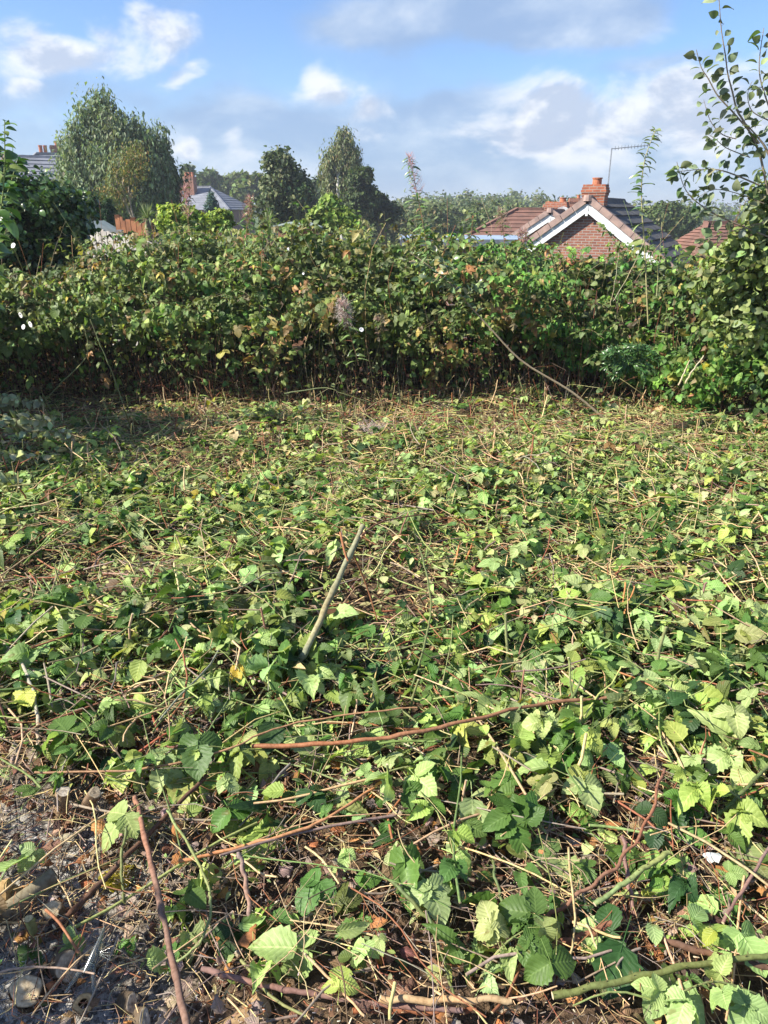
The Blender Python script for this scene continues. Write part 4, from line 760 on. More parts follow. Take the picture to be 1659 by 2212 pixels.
# ------------------------------------------------------------------ crowns
def wood(G, base, E, r, tn, nl=7, lean=None):
    top = E[0][0] + (0, 0, E[0][1][2] * .6); Q = smooth_path(np.array([[base, base * .5 + top * .5 + R.standard_normal(3) * .04 * (top[2] - base[2]) * (1, 1, 0), top]]), 10)
    tubes(G, Q, (r * np.linspace(1, .22, 10))[None], np.array([tn]), 7)
    for k in range(nl):
        c, rr = E[R.integers(len(E))]; a = Q[0][2 + R.integers(6)]; b = c + nrm(R.standard_normal(3)) * rr * .5; b[2] = max(b[2], a[2] + .1); tubes(G, smooth_path(np.array([[a, (a + b) / 2 + (0, 0, .08 * np.linalg.norm(b - a)), b]]), 6), (r * .38 * np.linspace(1, .2, 6))[None], np.array([tn]), 5)
def tree(name, cat, lb, bl, d, n, size, tps, table, tr=.16, tt=(.20, .16, .11), nl=8, group=None, foot=None, trunk_mat=None, **kw):
    E = ells(bl, d); cx = E[0][0][0] if foot is None else dp(foot, 500, d)[0]; base = np.array([cx, d, float(relief(cx, d)) - .05]); root = empty(name, base, lb, cat, group)
    G = Geo(); crown(G, E, n, size, tps, table, **kw); solid('crown', G, M_CROWN, base, parent=root)
    if tr:
        G = Geo(); wd = kw.get('weep', 0); wood(G, base, [(c_ - (0, 0, wd * .8), r_ * .75) for c_, r_ in E], tr, tt, nl); solid('trunk', G, M_WOOD, base, parent=root)
    return root
WL = [(2, (.14, .19, .105)), (1.5, (.18, .235, .14)), (1, (.10, .145, .075))]
DG = [(2, (.035, .06, .022)), (1, (.055, .085, .03)), (.5, (.08, .11, .045))]
MG = [(2, (.065, .10, .035)), (1.2, (.10, .14, .05)), (.6, (.15, .18, .07))]
BR = [(2, (.11, .14, .07)), (1.2, (.15, .18, .095)), (.6, (.20, .18, .10))]
tree('willow_tree', 'tree', 'large grey green weeping willow at the left, left of the two conifers', [(225, 270, 58, 72), (175, 330, 55, 75), (265, 330, 80, 70), (150, 400, 50, 60), (220, 400, 75, 70), (305, 310, 45, 50), (225, 225, 30, 38), (345, 285, 22, 26), (275, 275, 42, 46), (320, 360, 50, 50)], 31, 50000, .15, [NARROW[0], NARROW[1], TINY[0]], WL, .24, nl=9, weep=1.3, nc=40, clump=.17)
tree('broad_dark_tree', 'tree', 'wide dark green tree behind the right side of the weeping willow', [(320, 385, 60, 80), (350, 425, 42, 55), (280, 420, 60, 70), (350, 360, 28, 40), (370, 450, 26, 40)], 35, 26000, .17, TINY, DG, .25, weep=.5)
root = tree('yellowing_tree', 'tree', 'small tree with yellow orange leaves and pale forked trunks before the dark tree', [(292, 325, 24, 26), (262, 350, 24, 30), (252, 400, 20, 26), (282, 375, 24, 30), (300, 355, 18, 26), (222, 415, 22, 18), (262, 430, 16, 20)], 24, 2300, .075, TINY + NARROW[:1], [(1.2, (.17, .16, .06)), (.4, (.27, .18, .07)), (2, (.12, .15, .05))], 0, nc=16, clump=.3, weep=.15)
G = Geo()
for pts in ([(293, 480), (281, 440), (278, 380), (284, 330)], [(288, 475), (262, 420), (252, 385), (258, 350)], [(281, 430), (290, 390), (296, 350)], [(262, 420), (240, 395)], [(272, 440), (266, 400), (270, 350)]):
    tubes(G, smooth_path(np.array([[dp(a, b, 24) for a, b in pts]]), 10), (.035 * np.linspace(1, .35, 10))[None], np.array([[.36, .30, .22]]), 6)
solid('trunk', G, M_WOOD, tuple(root.location), parent=root)
CON = [(2, (.022, .055, .025)), (1, (.035, .075, .03))]
for lb, px, w_, top in (('narrow dark column conifer, left one of a touching pair', 207, 15, 424), ('narrow dark column conifer, right one of a touching pair', 233, 16, 430)):
    tree('column_conifer', 'conifer', lb, [(px, top + 22, w_ * .75, 24), (px, top + 48, w_, 34), (px + 1, top + 74, w_, 30)], 19, 5200, .075, NARROW, CON, .08, up=1.2, nc=30, clump=.16, nl=2)
tree('round_tree', 'tree', 'full rounded dark green tree left of the birch', [(605, 385, 42, 48), (635, 425, 42, 50), (590, 435, 40, 48), (602, 350, 28, 24), (650, 400, 22, 30)], 36, 20000, .15, IVY + TINY, [(2, (.05, .08, .035)), (1.2, (.10, .13, .06)), (.6, (.16, .19, .10))], .22, nc=34)
root = tree('silver_birch', 'birch tree', 'tall weeping birch with a white trunk rising above everything at the centre', [(742, 300, 22, 30), (725, 350, 28, 40), (755, 345, 24, 42), (735, 405, 36, 42), (765, 415, 32, 40)], 48, 21000, .19, [NARROW[0], NARROW[1], TINY[0]], BR, 0, weep=1.0, nc=34, clump=.2)
G = Geo(); base = tuple(root.location); Q = smooth_path(np.array([[np.array(base), dp(731, 420, 47.2), dp(733, 370, 47.4), dp(742, 310, 48)]]), 14); tubes(G, Q, (.15 * np.linspace(1, .2, 14))[None], np.array([[.55, .53, .50]]), 7)
for a, b in ((7, (715, 340)), (8, (752, 330)), (6, (765, 390)), (9, (745, 290))): tubes(G, smooth_path(np.array([[Q[0][a], dp(*b, 47.6)]]), 5), (.06 * np.linspace(1, .3, 5))[None], np.array([[.45, .42, .38]]), 5)
solid('trunk', G, M_WOOD, base, parent=root)
tree('dark_bushy_tree', 'tree', 'dark bushy tree tight against the right side of the birch', [(778, 395, 24, 30), (775, 430, 30, 30), (800, 425, 20, 24), (790, 375, 14, 16)], 46, 7000, .2, TINY, DG, .2)
tree('dark_bushy_tree', 'tree', 'low dark tree stepping down at the right of the birch group', [(815, 440, 24, 20), (840, 455, 30, 22), (800, 450, 30, 26)], 50, 6000, .22, TINY, DG, .2)
tree('bright_bush', 'bush', 'bright yellow green bush below the birch', [(715, 462, 40, 26), (735, 475, 36, 22), (690, 475, 26, 20), (712, 438, 20, 14)], 21, 5200, .11, IVY, [(2, (.15, .23, .05)), (1, (.22, .30, .07)), (.6, (.08, .14, .03))], .06, nc=26)
for lb, bl, d, n in (('thin leaved tree sticking up left of the middle house chimney', [(405, 375, 9, 16), (402, 395, 12, 14)], 95, 1400), ('feathery small tree behind the middle house chimney', [(455, 385, 22, 12), (440, 395, 20, 14)], 100, 1800),
                     ('dark tree line clump behind the middle house', [(500, 400, 30, 20), (475, 405, 24, 16), (525, 395, 26, 18)], 105, 4200), ('mid green tree between the middle house and the rounded tree', [(535, 415, 26, 30), (555, 400, 20, 22)], 85, 4200),
                     ('dim green tree filling the gap between the rounded tree and the birch', [(685, 415, 26, 26), (672, 440, 30, 30)], 70, 4600), ('dark tree right behind the rounded tree', [(655, 445, 30, 36), (665, 470, 26, 24)], 55, 4600)):
    tree('garden_tree', 'tree', lb, bl, d, n, .0062 * d, TINY, MG if 'mid' in lb or 'thin' in lb or 'feath' in lb else DG, .15, nc=16)
tree('round_far_tree', 'tree', 'wide round topped tree right of the nearest bungalow', [(1435, 470, 45, 30), (1470, 478, 40, 26), (1405, 482, 26, 22), (1450, 455, 30, 16)], 62, 12000, .28, TINY, MG, .3, nc=40, clump=.16)
tree('blue_spruce', 'conifer', 'small blue green conifer before the middle house', [(456, 424, 5, 9), (456, 436, 11, 9), (456, 448, 17, 10)], 30, 2400, .10, NARROW, [(1, (.06, .11, .10)), (1, (.09, .15, .13))], .06, nc=18)
tree('clipped_bush', 'bush', 'clipped rounded yellow green bush, larger left one', [(385, 470, 46, 26), (365, 480, 26, 20), (415, 478, 30, 20)], 13.5, 9500, .05, IVY, [(2, (.22, .30, .05)), (1, (.30, .38, .08)), (.6, (.10, .16, .03))], .03, nc=60, clump=.12, shell=.06)
tree('clipped_bush', 'bush', 'clipped rounded yellow green bush, lower right one', [(470, 478, 36, 22), (445, 482, 26, 18)], 14.5, 5500, .05, IVY, [(2, (.20, .28, .05)), (1, (.26, .34, .07)), (.8, (.10, .16, .03))], .03, nc=50, clump=.12, shell=.06)
def cordyline(lb, px, py, d, r, n=90):
    c = dp(px, py, d); base = np.array([c[0], d, float(relief(c[0], d))]); root = empty('cordyline', base, lb, 'spiky palm'); G = Geo(); tubes(G, np.array([[base, (base + c) / 2, c]]), np.array([[.07, .06, .05]]), np.array([[.2, .16, .11]]), 7); solid('trunk', G, M_WOOD, base, parent=root)
    G = Geo(); o = nrm(R.standard_normal((n, 3)) + (0, 0, .55)); L = r * (.75 + .3 * R.random((n, 1))); e = c + o * L - np.array([0, 0, 1]) * (L * .3) * (1 - np.abs(o[:, 2:])); Pm = c + o * L * .55; side = nrm(np.cross(o, [0.1, .2, 1])) * r * .032
    V = np.stack([c + side * .5, c - side * .5, Pm - side, Pm + side, e], 1); f4 = np.array([[0, 1, 2, 3]])[None] + (np.arange(n) * 5)[:, None, None]; f3 = np.array([[3, 2, 4]])[None] + (np.arange(n) * 5)[:, None, None]
    G.add(V, [f4.reshape(-1, 4), f3.reshape(-1, 3)], None, np.repeat(colors(n, [(1, (.20, .27, .13)), (1, (.30, .36, .20)), (.5, (.12, .17, .07))]), 5, axis=0)); solid('blades', G, M_CROWN, base, parent=root, smooth=False)
cordyline('spiky cordyline palm in front of the brown fence', 319, 472, 13.0, .29)
cordyline('small spiky palm just left of the garden shed', 578, 482, 17.0, .36, 70)
# far wood: reads as one mass
G = Geo()
for k in range(120):
    px = 770 + 5.2 * k + R.standard_normal() * 6 if k < 100 else 1290 + (k - 100) * 26; d = 110 + 90 * R.random(); tp_ = np.interp(px, [760, 850, 950, 1050, 1150, 1250, 1400, 1800], [448, 438, 431, 428, 431, 438, 450, 452]) + R.standard_normal() * 5
    rx = 17 + 10 * R.random(); crown(G, ells([(px, tp_ + 24, rx, 26), (px + 6, tp_ + 55, rx * 1.5, 34)], d), 620, .0046 * d, TINY, [(2, (.075, .11, .045)), (1.4, (.115, .15, .065)), (.7, (.17, .20, .09))], nc=12, clump=.3)
for k in range(150):
    a = (k / 150 - .5) * 3.6; d = 240 + 60 * R.random(); x_ = math.sin(a) * d; y_ = math.cos(a) * d; h = 5.2 + 1.6 * R.random()
    if -4 < x_ / max(y_, 1) * 10 < 3 and y_ > 0 and R.random() < .3: continue
    crown(G, [(np.array([x_, y_, -3.4 + h * .6]), np.array([8.0, 5.0, h * .55]))], 420, 1.0, TINY, [(2, (.07, .10, .045)), (1, (.10, .13, .06))], nc=14, clump=.3)
solid('far_wood', G, M_CROWN, (0, 150, -3), 'far belt of mixed green trees along the horizon', 'wood', kind='stuff')
# ivy mound and laurel at the left
E = ells([(60, 470, 130, 85), (-60, 440, 120, 110), (120, 500, 70, 50), (20, 540, 120, 40)], 8.3)
base = np.array([E[0][0][0], 8.3, float(relief(E[0][0][0], 8.3))]); root = empty('ivy_mound', base, 'big dark mound of bindweed and ivy leaves at the left behind the bramble', 'ivy mound'); G = Geo(); crown(G, E, 24000, .058, IVY + OVALW, [(2, (.035, .075, .02)), (1, (.06, .115, .03)), (.35, (.14, .20, .06))], nc=90, clump=.13, shell=.1)
P_ = np.stack([-6.8 + 3.2 * R.random(4000), 7.8 + R.random(4000) * 1.6, .0 + 1.5 * R.random(4000)], -1); pick(G, IVY, flatdirs(4000, 1.0) * .08, P_, colors(4000, DG)); solid('foliage', G, M_GLOSS, base, parent=root)
G = Geo(); wood(G, base, E, .05, (.2, .15, .1), 14); solid('stems', G, M_WOOD, base, parent=root)
LAU = [(2, (.05, .12, .025)), (1.2, (.09, .18, .04)), (.7, (.16, .26, .08))]
shoot('laurel_shoot', 'laurel', 'upright laurel shoot with broad glossy leaves at the left edge, taller one', np.array([[dp(-30, 720, 5.0), dp(-12, 540, 5.0), dp(8, 400, 5.0), dp(10, 262, 5.0)]]), .008, (.2, .26, .08), OVALW, 50, .115, [(1, (.16, .25, .07)), (1, (.10, .19, .045))], .05, up=1.0, spread=.9)
shoot('laurel_shoot', 'laurel', 'laurel shoot leaning right at the left edge, shorter one', np.array([[dp(-40, 620, 5.1), dp(-5, 480, 5.1), dp(22, 400, 5.1), dp(38, 345, 5.1)]]), .007, (.2, .26, .08), OVALW, 36, .095, LAU, .05, up=1.2, spread=.8)
E = [(np.array([-4.2, 4.9, 1.05]), np.array([.95, 1.1, 1.0])), (np.array([-4.75, 6.0, .9]), np.array([1.0, .8, .85]))]
root = empty('laurel_bush', (-4.1, 5.2, 0), 'dark laurel bush just past the left edge shading the bramble base', 'laurel'); G = Geo(); crown(G, E, 7000, .10, OVALW, LAU, nc=60, clump=.16, shell=.15); solid('foliage', G, M_GLOSS, (-4.1, 5.2, 0), parent=root)
G = Geo(); wood(G, np.array([-4.1, 5.2, 0.0]), E, .04, (.16, .12, .08), 10); solid('stems', G, M_WOOD, (-4.1, 5.2, 0), parent=root)
E = [(np.array([-2.15, .55, .95]), np.array([.42, .35, .40]))]
root = empty('garden_shrub', (-2.15, .55, 0), 'leafy shrub outside the lower left corner that shades the stumps', 'shrub'); G = Geo(); crown(G, E, 1500, .08, OVALW, LAU, nc=30, clump=.2); solid('foliage', G, M_GLOSS, (-2.15, .55, 0), parent=root)
G = Geo(); wood(G, np.array([-2.15, .55, 0.0]), E, .02, (.16, .12, .08), 6); solid('stems', G, M_WOOD, (-2.15, .55, 0), parent=root)
# goat willow at the right
GW = [(2, (.14, .18, .085)), (1.6, (.20, .245, .13)), (1.2, (.27, .32, .20)), (.6, (.08, .12, .05))]
M_WILLOW = leaf_mat('willow leaf', False, .32, .55, .3)
D_ = 4.15; sp_ = lambda L: [dp(a, b, D_) for a, b in L]
base = np.array([3.35, 4.9, .0]); root = empty('goat_willow', base, 'tall goat willow with oval grey green leaves reaching up the right edge into the sky', 'willow')
GT, GL = Geo(), Geo()
def limb(pts, r, n, ls, pend=.3, tab=GW, up=.5, t0=.0):
    Q = smooth_path(np.array([pts]), 30)[0]; tubes(GT, Q[None], (r * np.linspace(1, .3, 30))[None], np.array([[.24, .20, .14]]), 6)
    t = (t0 + (1 - t0) * (np.arange(n) + R.random(n) * .5) / n) * 28.4; i = t.astype(int); C = Q[i] + (Q[np.minimum(i + 1, 29)] - Q[i]) * (t - i)[:, None]; T = nrm(Q[np.minimum(i + 1, 29)] - Q[np.maximum(i - 1, 0)]); sd = nrm(np.cross(T, [[0.05, 1, .1]])) * np.where(np.arange(n) % 2, 1, -1)[:, None]
    tip = nrm(sd + T * up + np.array([0, 0, -pend]) + R.standard_normal((n, 3)) * .35); st_ = C + tip * .012
    tubes(GT, np.stack([C, st_], 1), np.full((n, 2), .0009), np.tile([.24, .22, .12], (n, 1)), 3)
    pick(GL, OVALW, basis(R.standard_normal((n, 3)) * .7 + (-.2, -.5, .6), tip) * (ls * .84 * (1 + .2 * R.standard_normal(n)).clip(.55, 1.4))[:, None, None], st_, colors(n, tab))
for L, r, n, ls in (([(1659, 420), (1640, 330), (1607, 263), (1592, 238), (1582, 198), (1572, 159), (1567, 119), (1558, 62), (1552, -20)], .006, 40, .055), ([(1640, 310), (1627, 293), (1584, 243), (1550, 206), (1530, 170), (1515, 146), (1504, 107)], .005, 30, .058),
                    ([(1700, 420), (1659, 330), (1640, 300), (1607, 263)], .008, 12, .06), ([(1640, 400), (1565, 370), (1515, 366), (1455, 372)], .0045, 34, .058), ([(1680, 520), (1564, 472), (1515, 444), (1480, 408), (1462, 350)], .0045, 34, .058),
                    ([(1700, 330), (1659, 225), (1640, 150), (1650, 60)], .005, 26, .060), ([(1590, 300), (1560, 290), (1535, 262), (1520, 215)], .003, 16, .05), ([(1660, 260), (1625, 240), (1615, 205), (1625, 175)], .003, 10, .05),
                    ([(1620, 340), (1570, 320), (1545, 300), (1530, 290)], .003, 20, .052), ([(1660, 200), (1642, 188), (1620, 195)], .002, 6, .05), ([(1650, 440), (1600, 420), (1540, 410), (1490, 440)], .003, 26, .055), ([(1650, 480), (1580, 500), (1520, 520), (1490, 560)], .003, 26, .055)):
    limb(sp_(L), r, n, ls)
E = ells([(1665, 450, 60, 60), (1610, 550, 70, 55), (1700, 410, 45, 50), (1680, 600, 80, 80), (1560, 600, 60, 45), (1600, 690, 70, 60)], 4.3); crown(GL, E, 5600, .037, OVALW, [(2, (.14, .19, .06)), (1.6, (.18, .24, .075)), (1, (.22, .27, .13)), (.5, (.07, .10, .035))], nc=70, clump=.22); wood(GT, base, E, .02, (.24, .20, .14), 16)
solid('leaves', GL, M_WILLOW, base, parent=root); solid('branches', GT, M_STEM, base, parent=root)

# nearer belts of the far wood, down to the gardens
G = Geo()
for k in range(46):
    px = 800 + 15 * k + R.standard_normal() * 5; d = 62 + 26 * R.random(); tp_ = np.interp(px, [800, 870, 960, 1060, 1150, 1500], [462, 452, 446, 440, 448, 462]) + R.standard_normal() * 6; rx = 24 + 10 * R.random()
    crown(G, ells([(px, tp_ + 26, rx, 28), (px + 8, tp_ + 58, rx * 1.4, 32)], d), 900, .0050 * d, TINY, [(2, (.06, .09, .035)), (1.2, (.10, .135, .05)), (.7, (.15, .17, .07))], nc=16, clump=.28)
solid('near_wood', G, M_CROWN, (5, 75, -3), 'bushy green scrub between the far wood and the gardens', 'wood', kind='stuff')
# ------------------------------------------------------------------ buildings
class MB:
    """planar faces in local metres; uv follows each face so brick courses stay level"""
    def __init__(s): s.v, s.f = [], []
    def face(s, pts): n = len(s.v); s.v += [tuple(map(float, p)) for p in pts]; s.f.append(list(range(n, n + len(pts)))); return s
    def hexa(s, b, t):
        n = len(s.v); s.v += [tuple(map(float, p)) for p in list(b) + list(t)]
        for f in ((3, 2, 1, 0), (4, 5, 6, 7), (0, 1, 5, 4), (1, 2, 6, 5), (2, 3, 7, 6), (3, 0, 4, 7)): s.f.append([n + i for i in f])
        return s
    def box(s, x0, x1, y0, y1, z0, z1): return s.hexa([(x0, y0, z0), (x1, y0, z0), (x1, y1, z0), (x0, y1, z0)], [(x0, y0, z1), (x1, y0, z1), (x1, y1, z1), (x0, y1, z1)])
    def beam(s, a, b, w, h, up=(0, 0, 1)):
        a, b = np.array(a, float), np.array(b, float); t = nrm(b - a); sd = nrm(np.cross(t, up)) * w / 2; u = nrm(np.cross(sd, t)) * h / 2
        return s.hexa([a - sd - u, a + sd - u, b + sd - u, b - sd - u], [a - sd + u, a + sd + u, b + sd + u, b - sd + u])
    def cyl(s, c, r0, r1, h, n=14, inner=0.0):
        c = np.array(c, float); th = [i * 2 * math.pi / n for i in range(n)]; k = len(s.v)
        for r, z in ((r0, 0), (r1, h)) + (((inner, h), (inner, h * .4)) if inner else ()): s.v += [(c[0] + r * math.cos(a), c[1] + r * math.sin(a), c[2] + z) for a in th]
        for lv in range(3 if inner else 1):
            for i in range(n): s.f.append([k + lv * n + i, k + lv * n + (i + 1) % n, k + (lv + 1) * n + (i + 1) % n, k + (lv + 1) * n + i])
        s.f.append([k + (3 if inner else 1) * n + i for i in range(n)]); return s
    def build(s, name, m_, parent=None, rough=0.0):
        me = bpy.data.meshes.new(name); v = np.array(s.v)
        if rough: v = v + R.standard_normal(v.shape) * rough
        me.from_pydata([tuple(p) for p in v], [], s.f); uvl = me.uv_layers.new(name='UVMap')
        for p in me.polygons:
            n = p.normal; h = Vector((n.x, n.y, 0)); t = Vector((-h.y, h.x, 0)).normalized() if h.length > .1 else Vector((1, 0, 0))
            for li in p.loop_indices:
                co = me.vertices[me.loops[li].vertex_index].co; uvl.data[li].uv = (co.dot(t), co.z if h.length > .1 else co.y)
        me.materials.append(m_); o = bpy.data.objects.new(name, me); COL.objects.link(o)
        if parent is not None: o.parent = parent
        return o
def tiled(mb, a, b, c, d, n, th=.035, cols=0):
    """courses of tiles from eave a-b up to ridge d-c, each lapping the one below"""
    a, b, c, d = [np.array(q, float) for q in (a, b, c, d)]; up = nrm(np.cross(b - a, d - a)); up = up if up[2] > 0 else -up
    for i in range(n):
        t0, t1 = i / n, (i + 1.12) / n; t1 = min(t1, 1.0); A, B, Cc, Dd = a + (d - a) * t0, b + (c - b) * t0, b + (c - b) * t1, a + (d - a) * t1
        K = cols or 1
        for k in range(K):
            f0, f1 = k / K, (k + 1) / K - (.02 / K if cols else 0); w = R.standard_normal() * th * .12; l0, l1 = A + (B - A) * f0, A + (B - A) * f1; h0_, h1_ = Dd + (Cc - Dd) * f0, Dd + (Cc - Dd) * f1
            mb.hexa([l0, l1, h1_, h0_], [l0 + up * (th * 1.9 + w), l1 + up * (th * 1.9 + w), h1_ + up * th * .6, h0_ + up * th * .6])
def chimney(root, x, y, z0, z1, w, dpt, pots, m_, part='chimney', pot_h=.25, pot_r=.11, flare=True):
    mb = MB(); mb.box(x - w / 2, x + w / 2, y - dpt / 2, y + dpt / 2, z0, z1 - .3)
    for i, e in enumerate((.02, .04, .02, 0) if flare else (.02, .03, .02, .0)): mb.box(x - w / 2 - e, x + w / 2 + e, y - dpt / 2 - e, y + dpt / 2 + e, z1 - .3 + i * .075, z1 - .225 + i * .075)
    c = mb.build(part, m_, root)
    for q in pots:
        p = MB(); p.cyl((x + q[0], y + q[1], z1 - .01), pot_r, pot_r * .94, pot_h, inner=pot_r * .72); p.cyl((x + q[0], y + q[1], z1 + pot_h * .82), pot_r * 1.1, pot_r * 1.1, pot_h * .17, inner=pot_r * .73); p.build('chimney_pot', M_POT, c)
    return c
def gable_house(name, lb, px, py, d, rz, half, length, pitch, wall_m, roof_m, eave_drop=2.6, courses=9, verge_m=M_VERGE, barge=True, th=.035, cols=0, ov0=.13):
    """gable end at local y=0 facing -y, ridge along +y; (px,py) is the apex in the photo"""
    A = dp(px, py, d); H = half * math.tan(rad(pitch)); ov_ = ov0; gz = A[2] - H - eave_drop; root = empty(name, (A[0], A[1], gz), lb, 'house', rz=rz); zr = A[2] - gz; ze = zr - H; ov = ov_
    mb = MB(); w = half - .25
    mb.face([(-w, 0, 0), (w, 0, 0), (w, 0, ze), (0, 0, zr - .12), (-w, 0, ze)]); mb.face([(w, length, 0), (-w, length, 0), (-w, length, ze), (0, length, zr - .12), (w, length, ze)])
    mb.face([(w, 0, 0), (w, length, 0), (w, length, ze), (w, 0, ze)]); mb.face([(-w, length, 0), (-w, 0, 0), (-w, 0, ze), (-w, length, ze)]); mb.build('wall', wall_m, root)
    mb = MB(); sl_ = math.tan(rad(pitch))
    for sg in (-1, 1): tiled(mb, (sg * (half + .15), -ov, ze - .15 * sl_), (sg * (half + .15), length + ov, ze - .15 * sl_), (0, length + ov, zr), (0, -ov, zr), courses, th, cols)
    rf = mb.build('roof', roof_m, root)
    rd = MB(); n = int((length + 2 * ov) / .42)
    for i in range(n): y0 = -ov + i * .42; rd.hexa([(-.13, y0, zr - .03), (.13, y0, zr - .03), (.13, y0 + .41, zr - .03), (-.13, y0 + .41, zr - .03)], [(-.055, y0, zr + .11), (.055, y0, zr + .11), (.055, y0 + .41, zr + .10), (-.055, y0 + .41, zr + .10)])
    rd.build('ridge_tiles', roof_m, rf)
    if barge:
        vg = MB(); bg_ = MB(); L = (half + .15) / math.cos(rad(pitch)); n = int(L / .40); up = np.array([0, 0, 1.0])
        for sg in (-1, 1):
            dr = np.array([sg * math.cos(rad(pitch)), 0, -math.sin(rad(pitch))])
            for i in range(n): a = np.array([0, -ov - .02, zr + .055]) + dr * (i * .40 + .10); vg.beam(a, a + dr * .385, .20, .17)
            a = np.array([0, -ov - .045, zr - .135]); bg_.beam(a - (0, 0, .03), a - (0, 0, .03) + dr * L, .03, .26)
            bg_.beam(a + (0, .045, -.085), a + (0, .045, -.085) + dr * (L - .2), .08, .02)
        vg.cyl((0, -ov - .04, zr - .02), .15, .13, .16, 10); bg_.box(-.035, .035, -ov - .07, -ov - .061, zr - .42, zr - .10)
        vg.build('verge_tiles', verge_m, rf); bg_.build('bargeboard', M_WHITE, root)
    return root, zr, ze
root, zr, ze = gable_house('bungalow', 'nearest brick bungalow with white bargeboards and a dark tiled roof at the right', 1273, 433, 23.5, rad(-27), 3.5, 5.6, 35.5, M_BRICK, M_SLATE, courses=11, th=.05)
ch = chimney(root, .02, .62, zr - .35, zr + .44, .66, .50, [(.02, 0)], M_BRICK2, pot_h=.19, pot_r=.14)
a = MB(); a.beam((.33, .8, zr + .1), (.33, .8, zr + 1.42), .03, .03, up=(0, 1, 0)); a.beam((.33, .8, zr + 1.40), (1.32, 1.0, zr + 1.47), .022, .022)
for k in range(11): x_ = .42 + k * .088; a.beam((x_ - .03, 1.0 + .14 - .1, zr + 1.41 + k * .006), (x_ + .03, .62 + .1, zr + 1.41 + k * .006), .012, .012); a.beam((x_, .83 + .02 * k, zr + 1.36 + k * .006), (x_, .83 + .02 * k, zr + 1.47 + k * .006), .012, .012, up=(0, 1, 0))
a.build('aerial', M_METAL, ch)
# extension roof to the right of it, its own lower hipped range
e = MB(); tiled(e, (3.4, .4, 1.35), (8.4, .4, 1.35), (8.4, 3.2, 2.42), (3.4, 3.2, 2.42), 6, .04); e.build('extension_roof', M_VERGE, root); e = MB()
for i in range(12): e.box(3.4 + .42 * i, 3.4 + .42 * i + .41, 3.1, 3.32, 2.40, 2.56)
e.build('extension_ridge', M_REDT, root); e = MB(); e.box(3.55, 8.3, .7, 5.2, 0, 1.34); e.build('extension_wall', M_BRICK, root)
root, zr, ze = gable_house('bungalow', 'second bungalow with a smaller white edged gable left of the nearest one', 1191, 458, 30.0, rad(-24), 3.0, 6.0, 33, M_BRICK2, M_REDT, courses=10)
ch = chimney(root, -.35, 2.6, zr - .6, zr + .38, .85, .5, [(.22, 0)], M_BRICK2, pot_h=.16, pot_r=.13)
a = MB(); n = 16; c_ = np.array([.0, 2.12, zr - .1]); rim = [c_ + (.31 * math.cos(t * 2 * math.pi / n), -.10 + .06 * math.sin(t * 2 * math.pi / n), .31 * math.sin(t * 2 * math.pi / n)) for t in range(n)]; mid = [c_ + (p - c_ - (0, -.1, 0)) * .5 + (0, -.03, 0) for p in rim]
for t in range(n): a.face([rim[t], rim[(t + 1) % n], mid[(t + 1) % n], mid[t]]); a.face([mid[t], mid[(t + 1) % n], c_])
a.beam(c_ + (0, 0, -.25), c_ + (0, -.42, -.05), .02, .02); a.beam(c_, c_ + (0, .2, 0), .04, .04); a.build('satellite_dish', M_DISH, ch)
def hip(name, lb, px, py, d, ridge_px, half, drop, rz, roof_m, wall_m, courses=10, wall_h=2.5, eave_run=None, hth=.03):
    """hipped roof: the ridge runs from (px,py) to ridge_px on the right at distance d"""
    A = dp(px, py, d); B = dp(ridge_px, py, d); L = B[0] - A[0]; gz = A[2] - drop - wall_h; root = empty(name, (A[0], A[1], gz), lb, 'house', rz=rz); zr = drop + wall_h; e = eave_run or half
    mb = MB(); tiled(mb, (-e, -half, wall_h), (L + e, -half, wall_h), (L, 0, zr), (0, 0, zr), courses, hth); tiled(mb, (-e, half, wall_h), (-e, -half, wall_h), (0, 0, zr), (-.001, 0, zr), courses, .03); tiled(mb, (L + e, -half, wall_h), (L + e, half, wall_h), (L + .001, 0, zr), (L, 0, zr), courses, .03)
    tiled(mb, (L + e, half, wall_h), (-e, half, wall_h), (0, 0, zr), (L, 0, zr), 4, .03); mb.build('roof', roof_m, root)
    r2 = MB(); r2.beam((0, 0, zr + .03), (L, 0, zr + .03), .22, .14)
    for a_, b_ in (((0, 0, zr), (-e, -half, wall_h)), ((L, 0, zr), (L + e, -half, wall_h))): r2.beam(np.array(a_) + (0, 0, .06), np.array(b_) + (0, 0, .06), .18, .10)
    r2.build('ridge_tiles', roof_m, root); w = MB(); w.box(-e + .3, L + e - .3, -half + .3, half - .3, 0, wall_h - .004); w.build('wall', wall_m, root); return root, zr, L
root, zr, L = hip('bungalow', 'low red tiled hipped roof left of the second bungalow', 1118, 453, 38, 1205, 3.2, 1.6, rad(-8), M_REDT, M_BRICK2, eave_run=3.2)
root, zr, L = hip('bungalow', 'distant bungalow roof with two stumpy chimneys behind the nearest chimney', 1205, 448, 52, 1262, 3.0, 1.6, rad(-5), M_REDT, M_BRICK2); chimney(root, L - .55, 0, zr - .3, zr + .55, .95, .5, [(.1, 0)], M_BRICK2, pot_h=.2); chimney(root, L - 2.2, .8, zr - .5, zr + .2, .7, .5, [(0, 0)], M_BRICK2, pot_h=.18)
root, zr, L = hip('bungalow', 'weathered red ribbed roof half hidden behind the goat willow', 1525, 484, 27, 1610, 1.6, 1.0, rad(4), M_REDT, M_BRICK, eave_run=.9)
root, zr, L = hip('two_storey_house', 'grey slate house with red pots behind the left end of the willow', 79, 332, 62, 132, 3.4, 3.1, rad(14), M_SLATE2, M_RENDER, wall_h=4.6, eave_run=3.2, hth=.010)
